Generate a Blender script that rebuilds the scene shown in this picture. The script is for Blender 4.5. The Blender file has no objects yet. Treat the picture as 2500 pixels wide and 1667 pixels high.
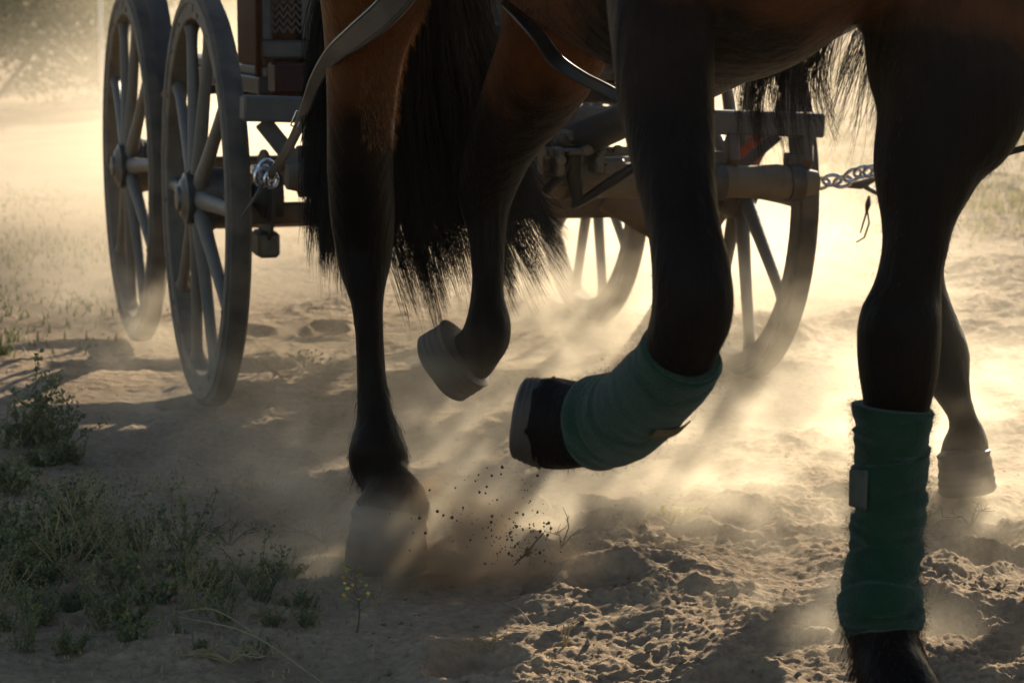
import bpy, math, random
import numpy as np
from mathutils import Vector, Matrix
R = math.radians
rng = np.random.RandomState(7)
random.seed(7)
S = bpy.context.scene
COL = S.collection

# ------------------------------------------------------------------ camera
FPX = 6100.0; CAMZ = 1.08; PITCH = R(7.93)
cam = bpy.data.cameras.new("camera"); camo = bpy.data.objects.new("camera", cam); COL.objects.link(camo)
camo.location = (0, 0, CAMZ); camo.rotation_euler = (R(90) - PITCH, 0, 0)
cam.sensor_width = 36.0; cam.lens = 36.0 * FPX / 2500.0
cam.clip_start = 0.05; cam.clip_end = 2000
cam.dof.use_dof = True; cam.dof.focus_distance = 4.3; cam.dof.aperture_fstop = 9.0
S.camera = camo

# ------------------------------------------------------------------ light
SUN_EL, SUN_AZ = 17.5, 20.0         # azimuth: degrees to the right of straight ahead
w = bpy.data.worlds.new("World"); S.world = w; w.use_nodes = True
nt = w.node_tree; bg = nt.nodes["Background"]
sky = nt.nodes.new("ShaderNodeTexSky"); sky.sky_type = 'NISHITA'; sky.sun_disc = False
sky.sun_elevation = R(SUN_EL); sky.sun_rotation = R(SUN_AZ); sky.altitude = 200; sky.dust_density = 1.0
nt.links.new(sky.outputs[0], bg.inputs[0]); bg.inputs[1].default_value = 0.07
sd = bpy.data.lights.new("sun", 'SUN'); sun = bpy.data.objects.new("sun", sd); COL.objects.link(sun)
sd.energy = 5.0; sd.angle = R(0.6); sd.color = (1.0, 0.84, 0.61)
sdir = Vector((math.sin(R(SUN_AZ)) * math.cos(R(SUN_EL)), math.cos(R(SUN_AZ)) * math.cos(R(SUN_EL)), math.sin(R(SUN_EL))))
sun.rotation_euler = sdir.to_track_quat('Z', 'Y').to_euler()
S.view_settings.view_transform = 'Standard'; S.view_settings.look = 'None'
S.view_settings.exposure = 1.02; S.view_settings.gamma = 1.0
S.render.engine = 'CYCLES'
cy = S.cycles
cy.use_denoising = True
try: cy.denoiser = 'OPENIMAGEDENOISE'
except Exception: pass
cy.max_bounces = 5; cy.diffuse_bounces = 2; cy.glossy_bounces = 2; cy.transmission_bounces = 3
cy.volume_bounces = 1; cy.transparent_max_bounces = 6
cy.volume_step_rate = 3.0; cy.volume_max_steps = 256
cy.use_adaptive_sampling = True; cy.adaptive_threshold = 0.02
cy.sample_clamp_indirect = 4.0

# ------------------------------------------------------------------ geometry helpers
CP, SP = math.cos(PITCH), math.sin(PITCH)
def at(px, py, Y):
    """point of the place seen at pixel (of the 2500 px photograph) at distance Y ahead"""
    a = (px - 1250) / FPX; b = (py - 833.5) / FPX
    d = Vector((a, CP - b * SP, -SP - b * CP))
    k = Y / d.y
    return Vector((d.x * k, Y, CAMZ + d.z * k))
def ground_at(px, py, z=0.0):
    a = (px - 1250) / FPX; b = (py - 833.5) / FPX
    d = Vector((a, CP - b * SP, -SP - b * CP))
    k = (z - CAMZ) / d.z
    return Vector((d.x * k, d.y * k, z))

class MB:
    def __init__(s): s.v = []; s.f = []
    def add(s, vs, fs):
        n = len(s.v); s.v.extend([tuple(p) for p in vs]); s.f.extend([tuple(i + n for i in f) for f in fs]); return s
    def box(s, c, ax, hx, hy, hz, bev=0.0):
        """box with centre c, axes ax = (x,y,z unit vectors), half sizes; edges chamfered by bev"""
        X, Yv, Z = ax
        if bev <= 0:
            vs = [c + X * (i * hx) + Yv * (j * hy) + Z * (k * hz) for i in (-1, 1) for j in (-1, 1) for k in (-1, 1)]
            s.add(vs, [(0, 1, 3, 2), (4, 6, 7, 5), (0, 4, 5, 1), (2, 3, 7, 6), (0, 2, 6, 4), (1, 5, 7, 3)]); return s
        vs = []; idx = {}
        h = (hx, hy, hz)
        for i in (-1, 1):
            for j in (-1, 1):
                for k in (-1, 1):
                    for a in range(3):
                        q = [h[0] - bev, h[1] - bev, h[2] - bev]; q[a] = h[a]
                        idx[(i, j, k, a)] = len(vs)
                        vs.append(c + X * (i * q[0]) + Yv * (j * q[1]) + Z * (k * q[2]))
        fs = []
        for a in range(3):
            b_, c_ = [(1, 2), (0, 2), (0, 1)][a]
            for sg in (-1, 1):
                q = []
                for (m, n) in ((-1, -1), (1, -1), (1, 1), (-1, 1)):
                    t = [0, 0, 0]; t[a] = sg; t[b_] = m; t[c_] = n; q.append(idx[(t[0], t[1], t[2], a)])
                fs.append(tuple(q))
        for a in range(3):        # edges
            b_, c_ = [(1, 2), (0, 2), (0, 1)][a]
            for m in (-1, 1):
                for n in (-1, 1):
                    t0 = [0, 0, 0]; t0[a] = -1; t0[b_] = m; t0[c_] = n
                    t1 = list(t0); t1[a] = 1
                    fs.append((idx[(*t0, b_)], idx[(*t1, b_)], idx[(*t1, c_)], idx[(*t0, c_)]))
        for i in (-1, 1):
            for j in (-1, 1):
                for k in (-1, 1):
                    fs.append((idx[(i, j, k, 0)], idx[(i, j, k, 1)], idx[(i, j, k, 2)]))
        s.add(vs, fs); return s
    def beam(s, a, b, w, h, up=Vector((0, 0, 1)), bev=0.004):
        a = Vector(a); b = Vector(b); X = (b - a).normalized(); Yv = up.cross(X).normalized(); Z = X.cross(Yv)
        return s.box((a + b) / 2, (X, Yv, Z), (b - a).length / 2, w / 2, h / 2, bev)
    def tube(s, pts, rad, n=10, cap=True, flat=1.0, ref=Vector((0, 1, 0))):
        """pts path, rad list or number; flat: thickness ratio along the second axis"""
        pts = [Vector(p) for p in pts]; m = len(pts)
        rad = [rad] * m if not hasattr(rad, '__len__') else rad
        base = len(s.v)
        for i, p in enumerate(pts):
            T = (pts[min(i + 1, m - 1)] - pts[max(i - 1, 0)]).normalized()
            a1 = T.cross(ref)
            if a1.length < 1e-3: a1 = T.cross(Vector((1, 0, 0)))
            a1.normalize(); a2 = a1.cross(T).normalized()
            fl = flat[i] if hasattr(flat, '__len__') else flat
            for k in range(n):
                t = 2 * math.pi * k / n
                s.v.append(tuple(p + a1 * (math.cos(t) * rad[i]) + a2 * (math.sin(t) * rad[i] * fl)))
        for i in range(m - 1):
            for k in range(n):
                k2 = (k + 1) % n
                s.f.append((base + i * n + k, base + i * n + k2, base + (i + 1) * n + k2, base + (i + 1) * n + k))
        if cap:
            s.f.append(tuple(base + k for k in range(n))[::-1]); s.f.append(tuple(base + (m - 1) * n + k for k in range(n)))
        return s
    def lathe(s, o, axis, prof, n=32, closed=False):
        """prof: list of (along axis, radius)"""
        axis = Vector(axis).normalized(); a = axis.orthogonal().normalized(); b = axis.cross(a); base = len(s.v); m = len(prof)
        for (h, r) in prof:
            for k in range(n):
                t = 2 * math.pi * k / n; s.v.append(tuple(o + axis * h + a * (math.cos(t) * r) + b * (math.sin(t) * r)))
        for i in range(m if closed else m - 1):
            j = (i + 1) % m
            for k in range(n):
                k2 = (k + 1) % n; s.f.append((base + i * n + k, base + i * n + k2, base + j * n + k2, base + j * n + k))
        if not closed:
            s.f.append(tuple(base + k for k in range(n))[::-1]); s.f.append(tuple(base + (m - 1) * n + k for k in range(n)))
        return s
    def build(s, name, mat, parent=None, smooth=40, origin=None):
        me = bpy.data.meshes.new(name); 
        o = bpy.data.objects.new(name, me); COL.objects.link(o)
        vs = s.v
        off = Vector((0, 0, 0))
        if origin is not None: off = Vector(origin)
        if parent is not None:
            off = parent.matrix_world.translation.copy() if origin is None else off
        vs = [(x - off.x, y - off.y, z - off.z) for (x, y, z) in vs]
        me.from_pydata(vs, [], s.f); me.materials.append(mat)
        o.location = off
        if parent is not None:
            o.parent = parent; o.location = off - parent.matrix_world.translation
        o.matrix_world = Matrix.Translation(off)
        me.update()
        if smooth:
            me.polygons.foreach_set('use_smooth', [True] * len(me.polygons))
            try: me.set_sharp_from_angle(angle=R(smooth))
            except Exception: pass
        return o
def tag(o, label=None, cat=None, group=None, kind=None):
    if label: o['label'] = label
    if cat: o['category'] = cat
    if group: o['group'] = group
    if kind: o['kind'] = kind
    return o
def empty(name, loc):
    o = bpy.data.objects.new(name, None); COL.objects.link(o); o.location = loc; o.empty_display_size = 0.1
    o.matrix_world = Matrix.Translation(Vector(loc)); return o
def crom(P, n):
    """Catmull-Rom through rows of P (numpy), n steps per span"""
    P = np.asarray(P, float); m = len(P); out = []
    Q = np.vstack([2 * P[0] - P[1], P, 2 * P[-1] - P[-2]])
    for i in range(m - 1):
        p0, p1, p2, p3 = Q[i], Q[i + 1], Q[i + 2], Q[i + 3]
        for k in range(n):
            t = k / n
            out.append(0.5 * ((2 * p1) + (-p0 + p2) * t + (2 * p0 - 5 * p1 + 4 * p2 - p3) * t * t + (-p0 + 3 * p1 - 3 * p2 + p3) * t ** 3))
    out.append(P[-1]); return np.array(out)
def np_mesh(name, V, F, mat, parent=None, smooth=True, attr=None):
    """V (n,3) world, F (m,k) with k fixed"""
    me = bpy.data.meshes.new(name); k = F.shape[1]
    me.vertices.add(len(V)); me.loops.add(F.size); me.polygons.add(len(F))
    off = parent.matrix_world.translation if parent is not None else Vector((0, 0, 0))
    me.vertices.foreach_set('co', (V - np.array(off)).astype(np.float32).ravel())
    me.loops.foreach_set('vertex_index', F.astype(np.int32).ravel())
    me.polygons.foreach_set('loop_start', (np.arange(len(F)) * k).astype(np.int32))
    if smooth: me.polygons.foreach_set('use_smooth', np.ones(len(F), bool))
    me.update(calc_edges=True)
    if attr:
        for an, av in attr.items():
            at_ = me.attributes.new(an, 'FLOAT', 'POINT'); at_.data.foreach_set('value', av.astype(np.float32))
    o = bpy.data.objects.new(name, me); COL.objects.link(o); me.materials.append(mat)
    if parent is not None: o.parent = parent
    o.matrix_world = Matrix.Translation(off)
    return o

# numpy gradient noise
_perm = np.random.RandomState(3).permutation(1024).astype(np.int64)
_ang = np.random.RandomState(4).rand(1024) * 2 * np.pi
_gx = np.cos(_ang).astype(np.float32); _gy = np.sin(_ang).astype(np.float32)
def pnoise(x, y):
    xi = np.floor(x).astype(np.int64); yi = np.floor(y).astype(np.int64)
    xf = (x - xi).astype(np.float32); yf = (y - yi).astype(np.float32)
    u = xf * xf * xf * (xf * (xf * 6 - 15) + 10); v = yf * yf * yf * (yf * (yf * 6 - 15) + 10)
    def g(ix, iy, dx, dy):
        h = _perm[(_perm[ix & 1023] + iy) & 1023]; return _gx[h] * dx + _gy[h] * dy
    a = g(xi, yi, xf, yf); b = g(xi + 1, yi, xf - 1, yf); c = g(xi, yi + 1, xf, yf - 1); d = g(xi + 1, yi + 1, xf - 1, yf - 1)
    return (a + (b - a) * u + (c - a) * v + (a - b - c + d) * u * v) * 1.5

# ------------------------------------------------------------------ materials
def mat(name): 
    m = bpy.data.materials.new(name); m.use_nodes = True; return m, m.node_tree, m.node_tree.nodes['Principled BSDF']
def N(t, typ, **kw):
    n = t.nodes.new(typ)
    for k, v in kw.items():
        if k.startswith('i_'): n.inputs[int(k[2:]) if k[2:].isdigit() else k[2:]].default_value = v
        else: setattr(n, k, v)
    return n
def L(t, a, b): t.links.new(a, b)
def noisy(name, cols, scale=8, rough=0.8, bump=0.3, bscale=60, bdist=0.004, stretch=(1, 1, 1), detail=6, spec=0.3, metal=0.0, sheen=0.0, dust=None):
    """surface whose colour wanders between the given colours; optional dust on upward faces"""
    m, t, b = mat(name)
    tc = N(t, 'ShaderNodeTexCoord'); mp = N(t, 'ShaderNodeMapping'); mp.inputs['Scale'].default_value = stretch
    L(t, tc.outputs['Object'], mp.inputs[0])
    n1 = N(t, 'ShaderNodeTexNoise'); n1.inputs['Scale'].default_value = scale; n1.inputs['Detail'].default_value = detail; n1.inputs['Roughness'].default_value = 0.62
    L(t, mp.outputs[0], n1.inputs['Vector'])
    cr = N(t, 'ShaderNodeValToRGB'); e = cr.color_ramp
    e.elements[0].position = 0.3; e.elements[1].position = 0.7
    e.elements[0].color = (*cols[0], 1); e.elements[1].color = (*cols[-1], 1)
    if len(cols) == 3:
        x = e.elements.new(0.5); x.color = (*cols[1], 1)
    L(t, n1.outputs[0], cr.inputs[0]); out = cr.outputs[0]
    if dust:
        n3 = N(t, 'ShaderNodeTexNoise'); n3.inputs['Scale'].default_value = scale * 0.7; n3.inputs['Detail'].default_value = 8; L(t, tc.outputs['Object'], n3.inputs['Vector'])
        mr = N(t, 'ShaderNodeMapRange'); mr.inputs[1].default_value = 0.35; mr.inputs[2].default_value = 0.75; mr.inputs[3].default_value = 0.1; mr.inputs[4].default_value = dust[3]
        L(t, n3.outputs[0], mr.inputs[0])
        mx = N(t, 'ShaderNodeMix', data_type='RGBA'); L(t, mr.outputs[0], mx.inputs[0]); L(t, out, mx.inputs[6]); mx.inputs[7].default_value = (*dust[:3], 1)
        out = mx.outputs[2]
    L(t, out, b.inputs['Base Color'])
    n2 = N(t, 'ShaderNodeTexNoise'); n2.inputs['Scale'].default_value = bscale; n2.inputs['Detail'].default_value = 5
    L(t, mp.outputs[0], n2.inputs['Vector'])
    bp = N(t, 'ShaderNodeBump'); bp.inputs['Strength'].default_value = bump; bp.inputs['Distance'].default_value = bdist
    L(t, n2.outputs[0], bp.inputs['Height']); L(t, bp.outputs[0], b.inputs['Normal'])
    b.inputs['Roughness'].default_value = rough; b.inputs['Specular IOR Level'].default_value = spec; b.inputs['Metallic'].default_value = metal
    if sheen: b.inputs['Sheen Weight'].default_value = sheen; b.inputs['Sheen Roughness'].default_value = 0.4
    return m
DUST = (0.17, 0.135, 0.095)
M = {}
M['rim'] = noisy('weathered_grey_rim', [(0.07, 0.062, 0.052), (0.12, 0.104, 0.084), (0.19, 0.155, 0.115)], 14, 0.7, 0.6, 70, 0.004, dust=(*DUST, 0.7))
M['tyre'] = noisy('dusty_rubber_tyre', [(0.035, 0.034, 0.034), (0.08, 0.07, 0.058)], 18, 0.85, 0.5, 120, 0.002, dust=(*DUST, 0.8))
M['spoke'] = noisy('painted_grey_wood', [(0.075, 0.073, 0.07), (0.14, 0.13, 0.112)], 20, 0.5, 0.5, 90, 0.003, stretch=(1, 1, 0.15), dust=(*DUST, 0.6))
M['hub'] = noisy('worn_hub_metal', [(0.06, 0.06, 0.06), (0.15, 0.14, 0.12)], 22, 0.45, 0.3, 120, 0.001, metal=0.5, dust=(*DUST, 0.55))
M['iron'] = noisy('dark_iron', [(0.03, 0.03, 0.032), (0.07, 0.065, 0.06)], 18, 0.5, 0.4, 140, 0.001, metal=0.4, dust=(*DUST, 0.4))
M['chrome'] = noisy('bright_steel', [(0.5, 0.5, 0.52), (0.6, 0.6, 0.62)], 18, 0.22, 0.05, 60, 0.001, metal=1.0)
M['beamgrey'] = noisy('grey_painted_steel', [(0.05, 0.055, 0.06), (0.09, 0.09, 0.09)], 12, 0.45, 0.2, 130, 0.001, dust=(*DUST, 0.35))
M['barwood'] = noisy('old_turned_wood', [(0.09, 0.068, 0.044), (0.14, 0.108, 0.07), (0.19, 0.15, 0.10)], 10, 0.7, 0.4, 70, 0.003, stretch=(1, 1, 1), dust=(*DUST, 0.45))
M['axle'] = noisy('rusty_brown_axle', [(0.09, 0.055, 0.03), (0.17, 0.11, 0.065)], 12, 0.7, 0.4, 90, 0.002, dust=(*DUST, 0.4))
M['panel'] = noisy('varnished_orange_wood', [(0.07, 0.027, 0.010), (0.11, 0.044, 0.017)], 5, 0.7, 0.1, 60, 0.001, stretch=(1, 1, 8), spec=0.12)
M['darkred'] = noisy('dark_red_leather', [(0.035, 0.01, 0.008), (0.06, 0.018, 0.012)], 9, 0.5, 0.2, 90, 0.001)
M['strap'] = noisy('worn_harness_leather', [(0.022, 0.023, 0.027), (0.045, 0.045, 0.045)], 30, 0.45, 0.3, 150, 0.001, dust=(*DUST, 0.3))
M['blackstrap'] = noisy('black_harness_leather', [(0.012, 0.011, 0.011), (0.03, 0.027, 0.025)], 30, 0.4, 0.3, 150, 0.001)
M['hoof'] = noisy('dusty_hoof_horn', [(0.015, 0.014, 0.014), (0.04, 0.035, 0.03)], 16, 0.55, 0.6, 60, 0.003, stretch=(1, 1, 0.3), dust=(*DUST, 0.22))
M['bandage'] = noisy('green_fleece', [(0.009, 0.034, 0.020), (0.015, 0.050, 0.030)], 25, 1.0, 0.9, 420, 0.003, sheen=0.25, spec=0.05)
M['velcro'] = noisy('grey_green_tape', [(0.055, 0.065, 0.052), (0.08, 0.09, 0.07)], 40, 0.9, 0.5, 300, 0.001)
M['ribbon'] = noisy('faded_red_cloth', [(0.30, 0.07, 0.03), (0.42, 0.13, 0.07)], 14, 0.9, 0.3, 80, 0.002)
M['debris'] = noisy('dry_clod', [(0.05, 0.03, 0.018), (0.10, 0.06, 0.035)], 60, 0.9, 0.5, 200, 0.001)
M['straw'] = noisy('dry_straw', [(0.26, 0.19, 0.09), (0.42, 0.33, 0.18)], 30, 0.7, 0.2, 90, 0.001)
M['twig'] = noisy('dry_twig', [(0.10, 0.075, 0.05), (0.18, 0.14, 0.10)], 30, 0.8, 0.3, 90, 0.001)

def hair_mat(name, c0, c1, rough=0.35):
    m, t, b = mat(name)
    g = N(t, 'ShaderNodeNewGeometry'); cr = N(t, 'ShaderNodeValToRGB')
    cr.color_ramp.elements[0].color = (*c0, 1); cr.color_ramp.elements[1].color = (*c1, 1)
    L(t, g.outputs['Random Per Island'], cr.inputs[0]); L(t, cr.outputs[0], b.inputs['Base Color'])
    b.inputs['Roughness'].default_value = rough; b.inputs['Specular IOR Level'].default_value = 0.2
    return m
M['tail'] = hair_mat('black_tail_hair', (0.004, 0.0035, 0.0035), (0.012, 0.009, 0.008), .4)
M['fur'] = hair_mat('dark_bay_hair', (0.006, 0.004, 0.003), (0.05, 0.02, 0.010), 0.5)
M['fuzz'] = hair_mat('green_fleece_fuzz', (0.008, 0.045, 0.027), (0.014, 0.07, 0.042), 0.9)

def leaf_mat(name, cols):
    m, t, b = mat(name)
    g = N(t, 'ShaderNodeNewGeometry'); cr = N(t, 'ShaderNodeValToRGB'); e = cr.color_ramp
    e.elements[0].color = (*cols[0], 1); e.elements[0].position = 0.0; e.elements[1].color = (*cols[-1], 1); e.elements[1].position = 1.0
    for i, c in enumerate(cols[1:-1]):
        x = e.elements.new((i + 1) / (len(cols) - 1)); x.color = (*c, 1)
    L(t, g.outputs['Random Per Island'], cr.inputs[0]); L(t, cr.outputs[0], b.inputs['Base Color'])
    b.inputs['Roughness'].default_value = 0.6; b.inputs['Specular IOR Level'].default_value = 0.25
    tr = N(t, 'ShaderNodeBsdfTranslucent'); L(t, cr.outputs[0], tr.inputs[0])
    mx = N(t, 'ShaderNodeMixShader'); mx.inputs[0].default_value = 0.35
    out = [n for n in t.nodes if n.type == 'OUTPUT_MATERIAL'][0]
    L(t, b.outputs[0], mx.inputs[1]); L(t, tr.outputs[0], mx.inputs[2]); L(t, mx.outputs[0], out.inputs[0])
    return m
M['leaf'] = leaf_mat('grey_green_leaf', [(0.08, 0.11, 0.05), (0.13, 0.17, 0.08), (0.19, 0.22, 0.12), (0.24, 0.26, 0.08), (0.26, 0.20, 0.11)])
M['leafy'] = leaf_mat('yellow_green_leaf', [(0.16, 0.22, 0.04), (0.28, 0.30, 0.06), (0.35, 0.20, 0.06)])
M['bush'] = leaf_mat('far_bush_leaf', [(0.05, 0.07, 0.03), (0.09, 0.11, 0.045), (0.20, 0.21, 0.09)])
M['grass'] = leaf_mat('dry_grass_blade', [(0.10, 0.12, 0.04), (0.20, 0.19, 0.09), (0.32, 0.27, 0.15)])

# horse coat: bay with black points; the coat's own colour changes up the leg
def coat(name, z0, z1):
    m, t, b = mat(name)
    g = N(t, 'ShaderNodeNewGeometry'); sx = N(t, 'ShaderNodeSeparateXYZ'); L(t, g.outputs['Position'], sx.inputs[0])
    n = N(t, 'ShaderNodeTexNoise'); n.inputs['Scale'].default_value = 6; n.inputs['Detail'].default_value = 5; L(t, g.outputs['Position'], n.inputs['Vector'])
    ma = N(t, 'ShaderNodeMath', operation='MULTIPLY_ADD'); ma.inputs[1].default_value = 0.35; L(t, n.outputs[0], ma.inputs[0])
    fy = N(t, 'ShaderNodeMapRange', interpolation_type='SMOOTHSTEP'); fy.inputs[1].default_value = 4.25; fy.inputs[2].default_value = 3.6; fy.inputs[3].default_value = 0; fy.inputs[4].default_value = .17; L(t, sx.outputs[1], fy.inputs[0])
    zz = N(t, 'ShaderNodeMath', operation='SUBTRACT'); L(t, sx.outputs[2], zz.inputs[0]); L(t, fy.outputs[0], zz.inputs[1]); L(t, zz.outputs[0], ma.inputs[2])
    mr = N(t, 'ShaderNodeMapRange', interpolation_type='SMOOTHSTEP'); mr.inputs[1].default_value = z0 + 0.175; mr.inputs[2].default_value = z1 + 0.175
    L(t, ma.outputs[0], mr.inputs[0])
    cr = N(t, 'ShaderNodeValToRGB'); e = cr.color_ramp
    e.elements[0].position = 0.0; e.elements[0].color = (0.0022, 0.0022, 0.0026, 1)
    e.elements[1].position = 1.0; e.elements[1].color = (0.105, 0.038, 0.012, 1)
    x = e.elements.new(0.5); x.color = (0.014, 0.007, 0.0045, 1)
    L(t, mr.outputs[0], cr.inputs[0])
    n3 = N(t, 'ShaderNodeTexNoise'); n3.inputs['Scale'].default_value = 40; n3.inputs['Detail'].default_value = 6; L(t, g.outputs['Position'], n3.inputs['Vector'])
    mr3 = N(t, 'ShaderNodeMapRange'); mr3.inputs[3].default_value = 0.7; mr3.inputs[4].default_value = 1.3; L(t, n3.outputs[0], mr3.inputs[0])
    hm = N(t, 'ShaderNodeMix', data_type='RGBA', blend_type='MULTIPLY'); hm.inputs[0].default_value = 1
    L(t, cr.outputs[0], hm.inputs[6]); L(t, mr3.outputs[0], hm.inputs[7]); L(t, hm.outputs[2], b.inputs['Base Color'])
    mp = N(t, 'ShaderNodeMapping'); mp.inputs['Scale'].default_value = (1, 1, 0.12); L(t, g.outputs['Position'], mp.inputs[0])
    mp5 = N(t, 'ShaderNodeMapping'); mp5.inputs['Scale'].default_value = (2.2, 2.2, 0.5); L(t, g.outputs['Position'], mp5.inputs[0])
    n2 = N(t, 'ShaderNodeTexNoise'); n2.inputs['Scale'].default_value = 420; n2.inputs['Detail'].default_value = 3; L(t, mp.outputs[0], n2.inputs['Vector'])
    bp = N(t, 'ShaderNodeBump'); bp.inputs['Strength'].default_value = 0.6; bp.inputs['Distance'].default_value = 0.0015
    L(t, n2.outputs[0], bp.inputs['Height'])
    n5 = N(t, 'ShaderNodeTexNoise'); n5.inputs['Scale'].default_value = 14; n5.inputs['Detail'].default_value = 3; L(t, mp5.outputs[0], n5.inputs['Vector'])
    bp2 = N(t, 'ShaderNodeBump'); bp2.inputs['Strength'].default_value = 0.5; bp2.inputs['Distance'].default_value = 0.016
    L(t, n5.outputs[0], bp2.inputs['Height']); L(t, bp.outputs[0], bp2.inputs['Normal'])
    L(t, bp2.outputs[0], b.inputs['Normal'])
    b.inputs['Roughness'].default_value = 0.5; b.inputs['Specular IOR Level'].default_value = 0.07
    return m
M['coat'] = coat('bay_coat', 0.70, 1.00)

# ------------------------------------------------------------------ ground
def make_ground():
    rows = np.concatenate([np.linspace(-6, 3.2, 24)[:-1], 3.2 * np.exp(np.linspace(0, math.log(15 / 3.2), 1250))[:-1], 15 * np.exp(np.linspace(0, math.log(900 / 15), 90))])
    nc = 1250
    u = np.linspace(-1, 1, nc)
    Yg, U = np.meshgrid(rows, u, indexing='ij')
    wd = 0.30 * np.maximum(Yg, 3.0) + 1.3
    X = wd * U + np.sign(U) * np.maximum(np.abs(U) - 0.965, 0) ** 1.0 * 3500 * np.clip(np.maximum(Yg, 6) / 60, 0.25, 8)
    Yf = Yg
    x = X.ravel(); y = Yf.ravel()
    wx = x + 0.06 * pnoise(x * 3 + 11, y * 3); wy = y + 0.06 * pnoise(x * 3, y * 3 + 31)
    def rid(f, ox): return 1 - 2.4 * np.abs(pnoise(wx * f + ox, wy * f + ox * 1.7))
    def bil(f, ox): return np.abs(pnoise(wx * f + ox, wy * f + ox * 1.3)) 
    dis = 0.30 + 0.70 * np.clip(pnoise(x * 1.7 + 5, y * 1.3) * 1.8 + 0.5, 0, 1)       # how trampled
    left = 1 / (1 + np.exp(-(x + 0.55 + 0.12 * (y - 4)) * 6))                      # smoother on the left verge
    dis = dis * (0.35 + 0.65 * left)
    h = 0.030 * pnoise(x * 0.8, y * 0.8) + 0.022 * pnoise(wx * 2.2 + 7, wy * 2.2)
    lu = wx * .959 + wy * .284; lv = wx * .284 - wy * .959       # across and along the track
    rut = 1 - 2.2 * np.abs(pnoise(lu * 3.4 + 3, lv * .75 + 9)); rut2 = 1 - 2.2 * np.abs(pnoise(lu * 9.5 + 13, lv * 2.4 + 9))
    rip = (1 - 2.2 * np.abs(pnoise(lu * 3.2 + 3 * pnoise(lv * 1.5, lu * 1.5) * .25, lv * 9.5 + 5))) + .5 * (1 - 2.2 * np.abs(pnoise(lu * 8 + 4, lv * 22)))
    h = h + dis * (0.007 * rid(4.6, 3.0) + 0.013 * rut + 0.007 * rut2 + .0085 * rip + 0.006 * bil(9.0, 9.0) + 0.0062 * bil(21., 5.) + 0.0045 * bil(44., 2.) + .0022 * bil(90., 4.) + .004 * rid(31., 4.))
    fine = np.exp(-np.maximum(y - 3.2, 0) / 6)
    h = h + (0.35 + 0.65 * dis) * (0.0045 * pnoise(x * 85, y * 85) + 0.0024 * pnoise(x * 190, y * 190)) * fine
    # hoof-churned ridges at the front of the track
    for (cx, cy, rx, ry, a) in ((0.24, 4.62, 0.16, 0.05, 0.05), (0.06, 4.75, 0.16, 0.045, 0.028), (0.36, 4.42, 0.10, 0.06, 0.035), (-0.18, 4.05, 0.18, 0.08, 0.03), (0.1, 4.30, 0.12, 0.05, 0.02), (0.75, 4.6, 0.2, 0.07, 0.035), (0.5, 5.6, 0.25, 0.1, 0.03), (-0.85, 6.9, 0.3, 0.2, 0.025)):
        e = ((x - cx) / rx) ** 2 + ((y - cy + 0.35 * (x - cx)) / ry) ** 2
        h = h + .72 * a * np.exp(-e) * (0.8 + 0.5 * pnoise(wx * 14, wy * 14))
    # hoof prints
    pr = np.random.RandomState(12)
    near = (np.abs(x) < 3) & (y > 3.2) & (y < 9)
    idx = np.where(near)[0]; xn = x[idx]; yn = y[idx]; add = np.zeros(len(idx))
    for k in range(70):
        cx = pr.uniform(-0.9, 1.8); cy = pr.uniform(3.6, 8.5); r0 = pr.uniform(0.055, 0.075); dp = pr.uniform(0.014, 0.034)
        d = np.sqrt((xn - cx) ** 2 + ((yn - cy) / 1.15) ** 2) / r0
        add += np.where(d < 3, -dp * np.exp(-(d ** 4)) + 0.5 * dp * np.exp(-((d - 1.35) / 0.35) ** 2), 0)
    h[idx] += add
    h = h * np.clip((60 - y) / 40, 0, 1) * np.clip((0.962 - np.abs(U.ravel())) * 30, 0, 1) - 0.014
    V = np.stack([x, y, h], 1)
    nr = len(rows); i = np.arange(nr - 1)[:, None] * nc + np.arange(nc - 1)[None, :]
    F = np.stack([i, i + 1, i + 1 + nc, i + nc], -1).reshape(-1, 4)
    m, t, b = mat('trampled_dry_sand')
    tc = N(t, 'ShaderNodeNewGeometry')
    n1 = N(t, 'ShaderNodeTexNoise'); n1.inputs['Scale'].default_value = 1.6; n1.inputs['Detail'].default_value = 9; n1.inputs['Roughness'].default_value = 0.65; L(t, tc.outputs['Position'], n1.inputs['Vector'])
    cr = N(t, 'ShaderNodeValToRGB'); e = cr.color_ramp; e.elements[0].position = 0.3; e.elements[0].color = (0.25, 0.18, 0.115, 1); e.elements[1].position = 0.72; e.elements[1].color = (0.42, 0.315, 0.205, 1)
    L(t, n1.outputs[0], cr.inputs[0])
    n4 = N(t, 'ShaderNodeTexNoise'); n4.inputs['Scale'].default_value = 55; n4.inputs['Detail'].default_value = 8; L(t, tc.outputs['Position'], n4.inputs['Vector'])
    mr = N(t, 'ShaderNodeMapRange'); mr.inputs[1].default_value = 0.3; mr.inputs[2].default_value = 0.7; mr.inputs[3].default_value = 0.78; mr.inputs[4].default_value = 1.18; L(t, n4.outputs[0], mr.inputs[0])
    mx = N(t, 'ShaderNodeMix', data_type='RGBA', blend_type='MULTIPLY'); mx.inputs[0].default_value = 1; L(t, cr.outputs[0], mx.inputs[6]); L(t, mr.outputs[0], mx.inputs[7])
    L(t, mx.outputs[2], b.inputs['Base Color']); b.inputs['Roughness'].default_value = 0.95; b.inputs['Specular IOR Level'].default_value = 0.1
    n5 = N(t, 'ShaderNodeTexNoise'); n5.inputs['Scale'].default_value = 160; n5.inputs['Detail'].default_value = 6; n5.inputs['Roughness'].default_value = 0.7; L(t, tc.outputs['Position'], n5.inputs['Vector'])
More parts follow.
